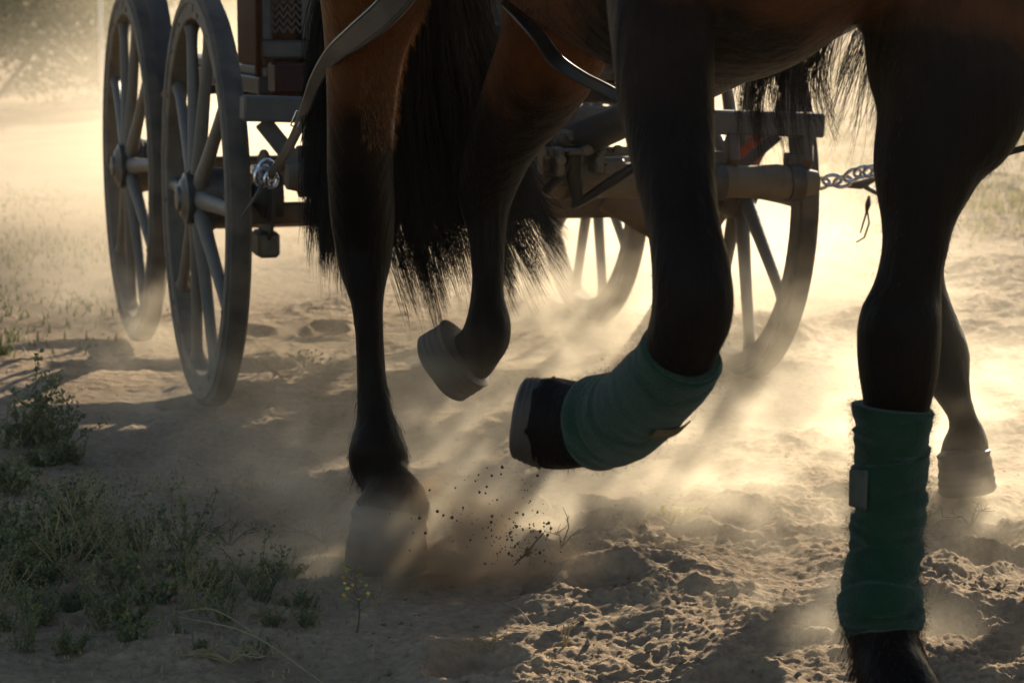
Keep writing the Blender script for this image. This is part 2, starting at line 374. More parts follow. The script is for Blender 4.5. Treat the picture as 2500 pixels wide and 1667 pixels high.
    bp = N(t, 'ShaderNodeBump'); bp.inputs['Strength'].default_value = 0.8; bp.inputs['Distance'].default_value = 0.005; L(t, n5.outputs[0], bp.inputs['Height'])
    n6 = N(t, 'ShaderNodeTexNoise'); n6.inputs['Scale'].default_value = 28; n6.inputs['Detail'].default_value = 6; L(t, tc.outputs['Position'], n6.inputs['Vector'])
    bp2 = N(t, 'ShaderNodeBump'); bp2.inputs['Strength'].default_value = 0.7; bp2.inputs['Distance'].default_value = 0.02; L(t, n6.outputs[0], bp2.inputs['Height']); L(t, bp.outputs[0], bp2.inputs['Normal'])
    L(t, bp2.outputs[0], b.inputs['Normal'])
    o = np_mesh('ground', V, F, m); tag(o, kind='structure')
    # keep a light lookup for planting
    return rows, u, h.reshape(nr, nc), X
G_rows, G_u, G_h, G_X = make_ground()
def gz(x, y):
    i = int(np.clip(np.searchsorted(G_rows, y), 0, len(G_rows) - 1)); j = int(np.argmin(np.abs(G_X[i] - x))); return float(G_h[i, j])

# ------------------------------------------------------------------ carriage frame
F3 = Vector((0.284, -0.959, 0)).normalized(); R3 = Vector((0.959, 0.284, 0)).normalized(); UP = Vector((0, 0, 1))
CF = Vector((-0.097, 6.81, 0))
def CL(s, t, z): return CF + F3 * s + R3 * t + UP * z
WR = 0.552
carriage = empty('horse_carriage', CL(-0.6, 0, 0))
tag(carriage, 'open four wheeled carriage with grey spoked wheels and wooden splinter bar behind the horses', 'carriage')

def wheel(s, t, phase, side):
    o = CL(s, t, WR - 0.008); ax = R3 * side           # side = outward
    # felloe with a raised lip, then the tyre
    fw = 0.026
    rim = MB(); r1 = WR - 0.018; r0 = WR - 0.082
    rim.lathe(o, ax, [(-fw, r0 + .004), (-fw + .004, r0), (fw - .004, r0), (fw, r0 + .004), (fw, r1 - .026), (fw + .005, r1 - .022), (fw + .005, r1 - .004), (fw, r1), (-fw, r1), (-fw - .005, r1 - .004), (-fw - .005, r1 - .022), (-fw, r1 - .026)], 96, True)
    for k in range(20):
        a = R(phase + 18 * k + 5); c = o + (UP * -math.cos(a) + F3 * math.sin(a)) * (WR - .062 + .012 * (k % 2))
        rim.lathe(c, ax, [(fw - .003, .0065), (fw + .0035, .0065), (fw + .0045, .004)], 8)
    for k in range(5):          # iron joint plates between the felloes
        a = R(phase + 72 * k + 18); d = UP * -math.cos(a) + F3 * math.sin(a); q = ax.cross(d)
        rim.box(o + d * (WR - .054) + ax * (fw + .0005), (q, d, ax), .045, .011, .0022, .001)
    w_ = rim.build('wheel', M['rim'], carriage, origin=o)
    ty = MB(); ty.lathe(o, ax, [(-.024, r1 - .004), (.024, r1 - .004), (.026, r1 + .006), (.022, WR - .003), (.012, WR), (-.012, WR), (-.022, WR - .003), (-.026, r1 + .006)], 96, True)
    ty.build('tyre', M['tyre'], w_)
    hb = MB(); hb.lathe(o, ax, [(-.12, .030), (-.12, .052), (-.06, .058), (-.055, .078), (-.022, .084), (-.020, .090), (.012, .090), (.015, .078), (.032, .066), (.036, .068), (.050, .068), (.054, .055), (.060, .050), (.063, .035), (.072, .030), (.074, .012)], 40)
    for k in range(10):
        a = 2 * math.pi * k / 10
        c = o + ax * .013 + (UP * math.cos(a) + F3 * math.sin(a)) * .079
        hb.lathe(c, ax, [(-.004, .006), (.006, .006), (.006, .003)], 8)
    hb.build('hub', M['hub'], w_)
    for k in range(10):
        a = R(phase + 36 * k); d = UP * (-math.cos(a)) + F3 * math.sin(a); q = ax.cross(d)
        sp = MB(); pts = []; rad = []; fl = []
        for i, rr in enumerate((.07, .10, .14, .22, .32, .42, r0 - .02, r0 + .004)):
            pts.append(o + d * rr + ax * (0.016 - 0.016 * (rr - .07) / .4)); rad.append((.026, .027, .0245, .0215, .0195, .0185, .0195, .024)[i]); fl.append((.8, .75, .78, .8, .8, .8, .85, .95)[i])
        sp.tube(pts, rad, 12, True, fl, ref=ax)
        sp.build('spoke', M['spoke'], w_)
    # brake disc and carrier behind the hub
    if s > -0.5:
        bd = MB(); c = o - ax * .165
        bd.lathe(c, ax, [(-.004, .05), (-.004, .125), (.004, .125), (.004, .05)], 48, True)
        bd.lathe(c, ax, [(-.045, .03), (-.04, .062), (.012, .062), (.04, .03)], 24)
        bd.build('brake_disc', M['iron'], w_)
        cal = MB(); cal.box(c - UP * .125, (ax, F3, UP), .03, .055, .035, .01)
        cal.build('brake_caliper', M['hub'], w_)
    return w_
TL, TR = -0.75, 0.752
wheel(0, TL, 18, -1); wheel(0, TR, 17, 1); wheel(-1.30, TL, 22, -1); wheel(-1.30, TR, 19, 1)

def part(name, m, mb, smooth=40): return mb.build(name, m, carriage, smooth)
# axles, chassis
a = MB(); a.beam(CL(0, TL + .09, .50), CL(0, TR - .09, .49), .055, .055, bev=.006); 
a.tube([CL(0, TL - .02, .545), CL(0, TL + .16, .535)], .026, 16); a.tube([CL(0, TR + .02, .545), CL(0, TR - .16, .535)], .026, 16)
part('front_axle', M['axle'], a)
a = MB(); a.beam(CL(-1.3, TL + .09, .50), CL(-1.3, TR - .09, .50), .055, .055, bev=.006)
a.tube([CL(-1.3, TL - .02, .545), CL(-1.3, TR + .02, .545)], .024, 14)
part('rear_axle', M['axle'], a)
a = MB(); a.beam(CL(-1.62, -.45, .33), CL(-1.62, .55, .33), .16, .03); a.beam(CL(-1.6, -.4, .33), CL(-1.4, -.4, .8), .03, .02); a.beam(CL(-1.6, .5, .33), CL(-1.4, .5, .8), .03, .02)
part('rear_step', M['axle'], a)
a = MB()
for t in (-.42, .42): a.beam(CL(-1.45, t, .80), CL(.14, t, .80), .05, .055)
a.beam(CL(-1.45, -.6, .84), CL(.10, -.6, .84), .035, .045); a.beam(CL(-1.45, .6, .84), CL(.10, .6, .84), .035, .045)
for s in (-1.4, -1.0, -.55, -.1): a.beam(CL(s, -.58, .80), CL(s, .58, .80), .05, .045)
part('chassis', M['iron'], a)
a = MB(); a.box(CL(-.66, 0, .876), (F3, R3, UP), .77, .60, .012, .003); part('floor_plate', M['beamgrey'], a)
# front box with seat, panels
a = MB()
for sg in (-1, 1): a.box(CL(-.10, sg * .585, 1.10), (F3, R3, UP), .20, .014, .21, .004)
a.box(CL(-.29, 0, 1.08), (F3, R3, UP), .014, .568, .19, .004)
part('side_panel', M['panel'], a)
a = MB(); a.box(CL(-.31, 0, 1.33), (F3, R3, UP), .24, .50, .05, .02); a.box(CL(-.57, 0, 1.47), (F3, R3, UP), .05, .50, .14, .02); part('driver_seat', M['darkred'], a)
a = MB(); a.box(CL(-1.2, 0, 1.06), (F3, R3, UP), .19, .40, .17, .01); part('rear_box', M['iron'], a)
a = MB(); a.box(CL(-1.2, 0, 1.28), (F3, R3, UP), .21, .42, .045, .02); a.box(CL(-1.45, 0, 1.42), (F3, R3, UP), .04, .42, .1, .02); part('rear_seat', M['darkred'], a)
a = MB(); a.box(CL(-.35, -.10, .69), (F3, R3, UP), .36, .24, .075, .02); part('under_box', M['iron'], a)
a = MB(); a.box(CL(.045, -.56, 1.085), (F3, R3, UP), .012, .055, .235, .003); a.box(CL(.03, -.53, .862), (F3, R3, UP), .012, .03, .05, .003); part('corner_board', M['panel'], a)
# dash: rails and boards seen between the hind legs
a = MB()
for z in (1.075, 1.0): a.tube([CL(.16, -.45, z), CL(.16, .60, z)], .008, 10)
a.box(CL(.15, .09, .956), (F3, R3, UP), .012, .40, .011, .003)
a.box(CL(.14, .09, .932), (F3, R3, UP), .010, .56, .004, .001)
part('dash_rail', M['beamgrey'], a)
a = MB(); a.box(CL(.11, .06, .905), (F3, R3, UP), .010, .55, .030, .003); a.box(CL(.10, .06, 1.08), (F3, R3, UP), .010, .55, .125, .003); part('dash_board', M['iron'], a)
# perforated step plate at the left front
a = MB(); c0 = at(645, -60, 6.38); 
def PL(px, py): return at(px, py, 6.36)
fr = [(652, -80, 652, 98), (748, -80, 748, 98)]
for (x0, y0, x1, y1) in fr: a.beam(PL(x0, y0), PL(x1, y1), .022, .018, up=Vector((0, 1, 0)), bev=.002)
a.beam(PL(640, 122), PL(752, 122), .05, .045, up=UP, bev=.006)
for i in range(9):
    xx = 662 + i * 10
    for k in range(-5, 12):
        y0 = -80 + k * 18
        if 0 <= i < 8:
            p, q = PL(xx, y0 + (18 if i % 2 else 0)), PL(xx + 10, y0 + (0 if i % 2 else 18))
            if p.z > PL(0, 100).z and q.z > PL(0, 100).z: a.beam(p, q, .0035, .003, up=Vector((0, 1, 0)), bev=0)
part('mesh_step', M['iron'], a)
a = MB(); a.box(PL(705, 190), (R3, F3, UP), .045, .05, .038, .006); a.beam(PL(672, 150), PL(672, 232), .02, .012, up=Vector((0, 1, 0))); part('tool_box', M['darkred'], a)
# front beam, its end posts, splinter bar
BL, BR = at(590, 264, 6.05), at(2003, 306, 6.47)
a = MB(); a.beam(BL, BR, .07, .062, bev=.006); part('front_beam', M['beamgrey'], a)
SLp, SRp = at(700, 432, 5.98), at(1992, 446, 6.38)
a = MB(); n_ = 26; pts = [SLp.lerp(SRp, i / (n_ - 1)) for i in range(n_)]
rad = [.043 + .003 * math.sin(i * 1.7) for i in range(n_)]; rad[0] = .030; rad[-1] = .030; rad[1] = .041; rad[-2] = .041
a.tube(pts, rad, 20); part('splinter_bar', M['barwood'], a)
for f_ in (.035, .30, .52, .80, .955):
    a = MB(); c = SLp.lerp(SRp, f_); a.lathe(c - R3 * .018, R3, [(0, .044), (0, .0485), (.036, .0485), (.036, .044)], 24, True)
    a.box(c + UP * .055 - F3 * .005, (R3, F3, UP), .022, .016, .02, .004); part('bar_clamp', M['iron'], a)
for (x, d) in ((1965, 6.70), (1775, 6.66), (800, 6.28)):
    a = MB(); p = BL.lerp(BR, (x - 590) / 1413.); q = SLp.lerp(SRp, (x - 700) / 1292.)
    a.beam(p - UP * .03, q + UP * .04, .05, .030, up=R3); part('bar_bracket', M['axle'], a)
a = MB(); a.beam(at(640, 296, 6.12), at(735, 415, 6.12), .044, .010, up=Vector((0, 1, 0))); part('diagonal_brace', M['beamgrey'], a)
a = MB(); a.beam(at(1900, 330, 6.6), at(1770, 440, 6.6), .03, .010, up=Vector((0, 1, 0))); part('diagonal_brace', M['beamgrey'], a)
# turntable and springs
a = MB(); c = CL(0, 0, .64)
a.lathe(c, UP, [(-.012, .23), (-.012, .27), (.012, .27), (.012, .23)], 48, True); a.lathe(c + UP * .05, UP, [(-.01, .0), (-.01, .25), (.01, .25), (.01, .0)], 40)
a.box(c + UP * .10, (F3, R3, UP), .25, .05, .04, .006); a.box(c + UP * .02, (F3, R3, UP), .05, .33, .02, .006)
part('turntable', M['iron'], a)
for t0 in (-.38, .30):
    a = MB()
    for k in range(5):
        ln = .34 - .05 * k; pts = [CL(s_, t0, .56 + .02 * k - .5 * (s_ / .34) ** 2 * -.09) for s_ in np.linspace(-ln, ln, 9)]
        a.tube(pts, .0055, 8, True, 4.2, ref=UP)
    a.box(CL(0, t0, .575), (F3, R3, UP), .045, .034, .06, .006)
    part('leaf_spring', M['hub'], a)
for t0, s0 in ((.125, .14), (.19, .10)):
    a = MB(); pts = []
    for k in range(90):
        th = k / 90 * 2 * math.pi * 6; pts.append(CL(s0, t0, .50) + UP * (.14 * k / 90) + F3 * (.032 * math.sin(th)) + R3 * (.032 * math.cos(th)))
    a.tube(pts, .0065, 8); part('coil_spring', M['axle'], a)
a = MB()
pr = random.Random(5)
for (px, py, d, sx, sz) in ((1300, 345, 6.16, .030, .03), (1345, 350, 6.16, .02, .045), (1385, 335, 6.11, .035, .018), (1290, 390, 6.11, .04, .02), (1340, 375, 6.06, .03, .014), (1330, 410, 6.16, .035, .03), (1400, 400, 6.16, .016, .05), (1370, 440, 6.16, .05, .014), (1475, 415, 6.21, .045, .03), (1440, 465, 6.26, .06, .012), (1275, 440, 6.05, .03, .05), (1310, 375, 6.0, .012, .05), (1360, 395, 6.02, .012, .035), (1425, 370, 6.05, .05, .008), (1455, 395, 6.05, .012, .03), (1500, 370, 6.1, .04, .01)):
    a.box(at(px, py, d), (R3, F3, UP), sx, .03, sz, .006)
    a.lathe(at(px + 6, py - 4, d - .035), -F3 * -1, [(0, .012), (.018, .012), (.018, .006)], 10)
part('draw_fitting', M['hub'], a)
a = MB()
a.tube([at(1395, 355, 6.06), at(1400, 420, 6.06), at(1412, 500, 6.08)], [.022, .02, .014], 10, True, .5)
a.tube([at(1560, 400, 5.96), at(1500, 440, 6.01), at(1440, 480, 6.06), at(1400, 505, 6.11)], [.012, .014, .012, .008], 8)
a.tube([at(1330, 470, 6.06), at(1370, 430, 6.06), at(1395, 380, 6.06)], .012, 8)
part('hanging_strap', M['blackstrap'], a)
a = MB(); a.tube([at(1480, 470, 6.75), at(1540, 500, 6.75), at(1590, 540, 6.75), at(1620, 580, 6.75)], [.05, .052, .045, .02], 16); part('axle_casing', M['axle'], a)
# pole
a = MB(); P0, P1 = CL(.18, .02, .66), at(1385, 350, 6.2)
a.tube([P0, at(1330, 372, 6.35), at(1470, 318, 6.0), at(1650, 235, 5.4), at(1950, 90, 4.6), at(2300, -90, 4.0)], [.044, .044, .042, .038, .035, .03], 18, True, 1.0)
part('carriage_pole', M['blackstrap'], a)
# mudguards over the rear wheels: curved band with a curled front end
for t0, sg in ((TL, -1), (TR, 1)):
    a = MB(); pts = []
    for k in range(22):
        th = R(-8 + k * 3.3); pts.append(CL(-1.3, t0, WR) + F3 * (math.sin(th) * (WR + .10)) + UP * (math.cos(th) * (WR + .10)))
    e = pts[-1]; pts += [e + F3 * .03 - UP * .05, e + F3 * .07 - UP * .075, e + F3 * .11 - UP * .06]
    V = []; 
    a.tube(pts, .065, 12, True, .09, ref=(pts[5] - pts[4]).cross(R3) if False else F3.cross(R3).cross(R3)) if False else None
    for i, p in enumerate(pts):
        T = (pts[min(i + 1, len(pts) - 1)] - pts[max(i - 1, 0)]).normalized(); Nn = T.cross(R3).normalized()
        for (u_, v_) in ((-.030, 0), (-.022, .012), (.022, .012), (.030, 0), (.022, .006), (-.022, .006)): a.v.append(tuple(p + R3 * (u_ + sg * -.02) + Nn * -v_))
    m_ = len(pts)
    for i in range(m_ - 1):
        for k in range(6): k2 = (k + 1) % 6; a.f.append((i * 6 + k, i * 6 + k2, (i + 1) * 6 + k2, (i + 1) * 6 + k))
    a.f.append(tuple(range(6))[::-1]); a.f.append(tuple((m_ - 1) * 6 + k for k in range(6)))
    part('mudguard', M['iron'], a)
# red cloth tied at the right bracket
a = MB(); pts = [at(1835, 335, 6.75), at(1850, 355, 6.73), at(1828, 380, 6.74), at(1822, 402, 6.75)]
a.tube(pts, [.02, .032, .036, .012], 10, True, .25); part('red_ribbon', M['ribbon'], a)

# ------------------------------------------------------------------ horses
H0 = Vector((-0.135, 4.80, 0))
def limb(mb, rows, n=20, sub=4, cap=True):
    """rows: (left px, right px, py, Y, depth ratio) or ('p', px, py, Y, width px, ratio)"""
    P = []
    for r in rows:
        if r[0] == 'p': _, px, py, Y, wpx, q = r
        else: px = (r[0] + r[1]) / 2; wpx = r[1] - r[0]; py, Y, q = r[2], r[3], r[4]
        p = at(px, py, Y); P.append([p.x, p.y, p.z, wpx / 2 * Y / FPX, q])
    C = crom(P, sub)
    mb.tube([Vector(c[:3]) for c in C], [max(c[3], .004) for c in C], n, cap, [c[4] for c in C])
def trunk(mb, o, st, n=36, sub=4, neck=True):
    P = [[(o + F3 * s + R3 * t + UP * z).x, (o + F3 * s + R3 * t + UP * z).y, z, hw, hh] for (s, t, z, hw, hh) in st]
    C = crom(P, sub); base = len(mb.v)
    for c in C:
        for k in range(n):
            a = 2 * math.pi * k / n; ca, sa = math.cos(a), math.sin(a)
            # barrel: narrower towards the underline
            wv = c[3] * ca * (1 - .10 * max(-sa, 0)); p = Vector(c[:3]) + R3 * wv + UP * (c[4] * sa); mb.v.append(tuple(p))
    m = len(C)
    for i in range(m - 1):
        for k in range(n): k2 = (k + 1) % n; mb.f.append((base + i * n + k, base + i * n + k2, base + (i + 1) * n + k2, base + (i + 1) * n + k))
    mb.f.append(tuple(base + k for k in range(n))[::-1]); mb.f.append(tuple(base + (m - 1) * n + k for k in range(n)))
TR1 = [(-.30, .02, 1.34, .06, .09), (-.20, .02, 1.34, .19, .18), (-.05, .02, 1.38, .26, .24), (.15, .02, 1.40, .29, .28), (.40, .03, 1.40, .29, .295), (.65, .03, 1.385, .30, .325), (.90, .04, 1.345, .31, .345), (1.15, .04, 1.315, .30, .36), (1.35, .04, 1.305, .28, .355), (1.52, .04, 1.32, .26, .335), (1.68, .04, 1.36, .22, .28), (1.80, .04, 1.40, .14, .18)]
def neck_head(mb, o):
    q = lambda s, t, z: o + F3 * s + R3 * t + UP * z
    C = crom([[*q(1.45, .04, 1.42), .21, 1.25], [*q(1.75, .05, 1.62), .16, 1.35], [*q(2.0, .06, 1.85), .115, 1.5], [*q(2.15, .06, 2.02), .10, 1.35], [*q(2.28, .06, 2.02), .10, 1.15], [*q(2.44, .06, 1.86), .085, 1.1], [*q(2.60, .06, 1.66), .06, 1.1], [*q(2.68, .06, 1.56), .055, 1.0], [*q(2.71, .06, 1.52), .03, 1.0]], 4)
    mb.tube([Vector(c[:3]) for c in C], [c[3] for c in C], 20, True, [c[4] for c in C], ref=R3)
    for sg in (-1, 1):
        mb.tube([q(2.18, .06 + sg * .05, 2.08), q(2.19, .06 + sg * .07, 2.16), q(2.20, .06 + sg * .07, 2.23)], [.03, .028, .006], 10, True, .5)

def finish_body(mb, name, parent, voxel=.011, smooth_it=6):
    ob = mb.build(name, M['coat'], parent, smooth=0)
    md = ob.modifiers.new('r', 'REMESH'); md.mode = 'VOXEL'; md.voxel_size = voxel; md.use_smooth_shade = True
    ms = ob.modifiers.new('s', 'SMOOTH'); ms.factor = 0.5; ms.iterations = smooth_it
    dg = bpy.context.evaluated_depsgraph_get(); me2 = bpy.data.meshes.new_from_object(ob.evaluated_get(dg))
    ob.modifiers.clear(); old = ob.data; ob.data = me2; bpy.data.meshes.remove(old)
    me2.polygons.foreach_set('use_smooth', [True] * len(me2.polygons))
    return ob
horse1 = empty('horse', H0 + F3 * .8); tag(horse1, 'bay horse trotting in front with green bandages on its forelegs', 'horse')
b1 = MB(); trunk(b1, H0, TR1); neck_head(b1, H0)
# near hind leg (A)
limb(b1, [(700, 1170, -420, 4.45, 1.1), (730, 1150, -260, 4.42, 1.2), (760, 1090, -120, 4.45, 1.25), (782, 1036, 0, 4.50, 1.3), (792, 994, 106, 4.56, 1.3), (796, 974, 213, 4.62, 1.25), (797, 963, 319, 4.68, 1.2), (798, 962, 425, 4.74, 1.2), (804, 966, 520, 4.79, 1.25), (814, 963, 590, 4.80, 1.3), (822, 957, 640, 4.79, 1.25), (838, 946, 690, 4.77, 1.15), (856, 938, 744, 4.76, 1.1), (863, 938, 800, 4.75, 1.1), (867, 941, 870, 4.75, 1.15), (869, 948, 940, 4.74, 1.15), (869, 962, 1010, 4.73, 1.15), (858, 984, 1058, 4.72, 1.25), (847, 999, 1105, 4.71, 1.25), (855, 1000, 1142, 4.70, 1.15), (880, 1004, 1176, 4.68, 1.0), (876, 1036, 1205, 4.66, 1.05), (862, 1052, 1232, 4.65, 1.1), (862, 1040, 1262, 4.64, 1.1)])
# far hind leg (B), lifted
limb(b1, [('p', 1290, -420, 4.70, 420, .9), ('p', 1350, -200, 4.66, 400, .8), ('p', 1385, -20, 4.66, 330, .8), ('p', 1348, 120, 4.72, 272, .85), ('p', 1296, 225, 4.84, 236, .85), ('p', 1236, 325, 4.97, 186, .95), ('p', 1198, 420, 5.08, 156, 1.1), ('p', 1184, 490, 5.12, 135, 1.2), ('p', 1188, 560, 5.11, 100, 1.15), ('p', 1191, 640, 5.09, 84, 1.1), ('p', 1190, 720, 5.07, 84, 1.1), ('p', 1192, 780, 5.06, 112, 1.1), ('p', 1188, 820, 5.06, 122, 1.1), ('p', 1165, 855, 5.08, 125, 1.0), ('p', 1140, 880, 5.10, 140, 1.0)])
# near fore leg (C), folded
limb(b1, [('p', 1760, -420, 3.45, 620, .7), ('p', 1700, -220, 3.35, 500, .8), ('p', 1640, -80, 3.28, 350, .95), (1478, 1748, 0, 3.25, 1.0), (1490, 1746, 106, 3.22, 1.0), (1500, 1746, 213, 3.20, 1.0), (1522, 1748, 319, 3.18, 1.0), (1547, 1750, 425, 3.15, 1.0), (1572, 1757, 530, 3.12, 1.0), (1584, 1776, 610, 3.10, 1.05), (1588, 1792, 690, 3.09, 1.1), (1588, 1795, 760, 3.09, 1.1), ('p', 1672, 820, 3.10, 195, 1.0), ('p', 1650, 880, 3.13, 175, .9), ('p', 1600, 945, 3.18, 165, .85), ('p', 1540, 1000, 3.24, 165, .9), ('p', 1470, 1030, 3.30, 205, .9), ('p', 1405, 1036, 3.34, 222, .9), ('p', 1355, 1034, 3.36, 236, .9), ('p', 1318, 1032, 3.37, 232, .9)])
# far fore leg (D), standing
limb(b1, [('p', 2190, -480, 3.60, 560, .7), ('p', 2270, -300, 3.55, 620, .65), ('p', 2340, -150, 3.50, 560, .7), (2096, 2590, -20, 3.46, .75), (2108, 2560, 106, 3.44, .8), (2116, 2535, 213, 3.42, .85), (2124, 2490, 300, 3.41, .9), (2126, 2418, 377, 3.40, 1.0), (2130, 2378, 450, 3.39, 1.05), (2148, 2334, 535, 3.38, 1.1), (2152, 2318, 600, 3.37, 1.1), (2146, 2306, 645, 3.37, 1.15), (2136, 2302, 692, 3.37, 1.15), (2114, 2303, 744, 3.37, 1.15), (2092, 2302, 790, 3.36, 1.15), (2089, 2298, 850, 3.36, 1.1), (2094, 2292, 920, 3.36, 1.05), (2104, 2275, 985, 3.36, 1.0), (2100, 2252, 1060, 3.36, .95), (2100, 2250, 1200, 3.35, .95), (2095, 2240, 1330, 3.35, .95), (2082, 2235, 1400, 3.35, 1.05), (2066, 2240, 1480, 3.34, 1.1), (2066, 2246, 1540, 3.33, 1.1), (2078, 2252, 1600, 3.31, 1.05), (2090, 2285, 1665, 3.27, 1.0), (2105, 2325, 1740, 3.24, 1.0), (2115, 2340, 1800, 3.22, 1.0)])
body1 = finish_body(b1, 'body', horse1)

def hoof(parent, c0, c1, r0, r1, ref=Vector((0, 1, 0))):
    mb = MB(); d = c1 - c0; L_ = d.length; r_ = random.Random(int(c0.x * 999)); m_ = 22
    r0 *= .95; pts = [c0 - d * .12]; rad = [r0 * .78]
    for i in range(m_):
        f = i / (m_ - 1); r = r0 * 1.02 + (r1 - r0) * f ** .8
        r += min(.0012, L_ * .011) * math.sin(f * 30 + .6 * math.sin(f * 9)) + r_.gauss(0, .0002)          # growth rings
        if f < .1: r += L_ * .025 * (1 - f / .1)                                                  # coronet band
        if f > .86: r -= r1 * .10 * ((f - .86) / .14) ** 2
        pts.append(c0 + d * f); rad.append(r)
    pts += [c1 + d * .035, c1 + d * .05, c1 + d * .052]; rad += [r1 * .78, r1 * .45, r1 * .06]
    n = 36; mb.tube(pts, rad, n, True, 1.08, ref=ref)
    for i in range(len(pts)):          # uneven wall, notch between the heels
        for k in range(n):
            q = mb.v[i * n + k]; c = pts[i]; th = 2 * math.pi * k / n
            f = 1 + .03 * math.sin(th * 2 + 1) + .012 * math.sin(th * 5 + i * .3) - .07 * math.exp(-((th - 4.7) / .35) ** 2)
            mb.v[i * n + k] = tuple(c[a] + (q[a] - c[a]) * f for a in range(3))
    return mb.build('hoof', M['hoof'], parent, smooth=50)
hoof(horse1, at(950, 1250, 4.64), at(940, 1400, 4.63), 92 * 4.64 / FPX, 100 * 4.64 / FPX)
hoof(horse1, at(1135, 862, 5.10), at(1072, 905, 5.115), 96 * 5.1 / FPX, 92 * 5.1 / FPX)
hoof(horse1, at(1335, 1032, 3.375), at(1262, 1020, 3.382), 117 * 3.37 / FPX, 96 * 3.38 / FPX)
hoof(horse1, at(2225, 1790, 3.22), at(2245, 1935, 3.20), 112 * 3.22 / FPX, 125 * 3.2 / FPX)

# bandages: wound cloth with overlapping turns
def bandage(parent, rows, turns, n=56, lift=.004, wk=1.0):
    P = []
    for r in rows:
        if r[0] == 'p': _, px, py, Y, wpx, q = r
        else: px = (r[0] + r[1]) / 2; wpx = r[1] - r[0]; py, Y, q = r[2], r[3], r[4]
        p = at(px, py, Y); P.append([p.x, p.y, p.z, wpx / 2 * Y / FPX, q])
    C = crom(P, 14); m = len(C); mb = MB(); rr = np.random.RandomState(2)
    cum = np.zeros(m); 
    for i in range(1, m): cum[i] = cum[i - 1] + np.linalg.norm(C[i][:3] - C[i - 1][:3])
    tot = cum[-1]; FRM = []
    for i in range(m):
        p = Vector(C[i][:3]); T = Vector(C[min(i + 1, m - 1)][:3] - C[max(i - 1, 0)][:3]).normalized()
        a1 = T.cross(Vector((0, 1, 0))).normalized(); a2 = a1.cross(T).normalized()
        FRM.append((p, a1, a2, C[i][3], C[i][4]))
        for k in range(n):
            th = 2 * math.pi * k / n
            u = cum[i] / tot * turns + th / (2 * math.pi) * 1.0 + .10 * math.sin(th * 2 + i * .05)
            fr = u - math.floor(u)
            step = lift * (1 - fr ** 2.2) if fr > .06 else lift * (fr / .06)
            wr = .0022 * float(pnoise(np.array([th * 1.2 + 3.]), np.array([cum[i] * 60]))[0]) + .0007 * math.sin(cum[i] * 260 + 2 * math.sin(th)) + .0015 * float(pnoise(np.array([th * .8 + 9.]), np.array([cum[i] * 22 + th]))[0])
            wr *= wk
            e = 1.0 if 1 < i < m - 2 else .93
            r_ = (C[i][3] - lift * .6 + step + wr) * e
            mb.v.append(tuple(p + a1 * (math.cos(th) * r_) + a2 * (math.sin(th) * r_ * C[i][4])))
    for i in range(m - 1):
        for k in range(n): k2 = (k + 1) % n; mb.f.append((i * n + k, i * n + k2, (i + 1) * n + k2, (i + 1) * n + k))
    mb.f.append(tuple(range(n))[::-1]); mb.f.append(tuple((m - 1) * n + k for k in range(n)))
    o = mb.build('leg_bandage', M['bandage'], parent, smooth=60)
    return o, FRM
bd_rows = [(2082, 2276, 990, 3.36, 1.0), (2078, 2276, 1015, 3.36, 1.0), (2086, 2272, 1060, 3.36, .98), (2082, 2268, 1116, 3.36, .98), (2081, 2265, 1170, 3.355, .98), (2080, 2263, 1225, 3.35, .98), (2078, 2260, 1280, 3.35, .98), (2072, 2252, 1330, 3.35, 1.0), (2062, 2249, 1395, 3.345, 1.05), (2050, 2251, 1445, 3.34, 1.1), (2046, 2256, 1485, 3.34, 1.1), (2052, 2258, 1520, 3.335, 1.1), (2062, 2254, 1548, 3.33, 1.08)]
band1, FR1 = bandage(horse1, bd_rows, 5.5, lift=.0055, wk=1.1)
bc_rows = [('p', 1668, 858, 3.115, 212, 1.0), ('p', 1640, 905, 3.14, 215, .95), ('p', 1590, 960, 3.19, 215, .95), ('p', 1540, 1005, 3.24, 222, .95), ('p', 1500, 1024, 3.28, 236, .95), ('p', 1462, 1032, 3.30, 236, .95), ('p', 1444, 1034, 3.31, 226, .95)]
band2, FR2 = bandage(horse1, bc_rows, 2.2, lift=.0020, wk=.3)
# closing tab of the bandage
def on_band(FR, i, th, out):
    p, a1, a2, r, q = FR[i]; return p + a1 * (math.cos(th) * (r + out)) + a2 * (math.sin(th) * (r + out) * q)
def tab(parent, FR, i0, i1, t0, t1, m_):
    mb = MB(); ni, nt_ = 8, 10
    for i in range(ni + 1):
        for k in range(nt_ + 1):
            mb.v.append(tuple(on_band(FR, int(round(i0 + (i1 - i0) * i / ni)), t0 + (t1 - t0) * k / nt_, .0035)))
    for i in range(ni):
        for k in range(nt_): a_ = i * (nt_ + 1) + k; mb.f.append((a_, a_ + 1, a_ + nt_ + 2, a_ + nt_ + 1))
    o = mb.build('fastening_tab', m_, parent); s_ = o.modifiers.new('t', 'SOLIDIFY'); s_.thickness = .0025; return o
def band_index(FR, py):  # nearest ring to a height in the photograph
    z = at(2170, py, 3.35).z; return int(np.argmin([abs(f[0].z - z) for f in FR]))
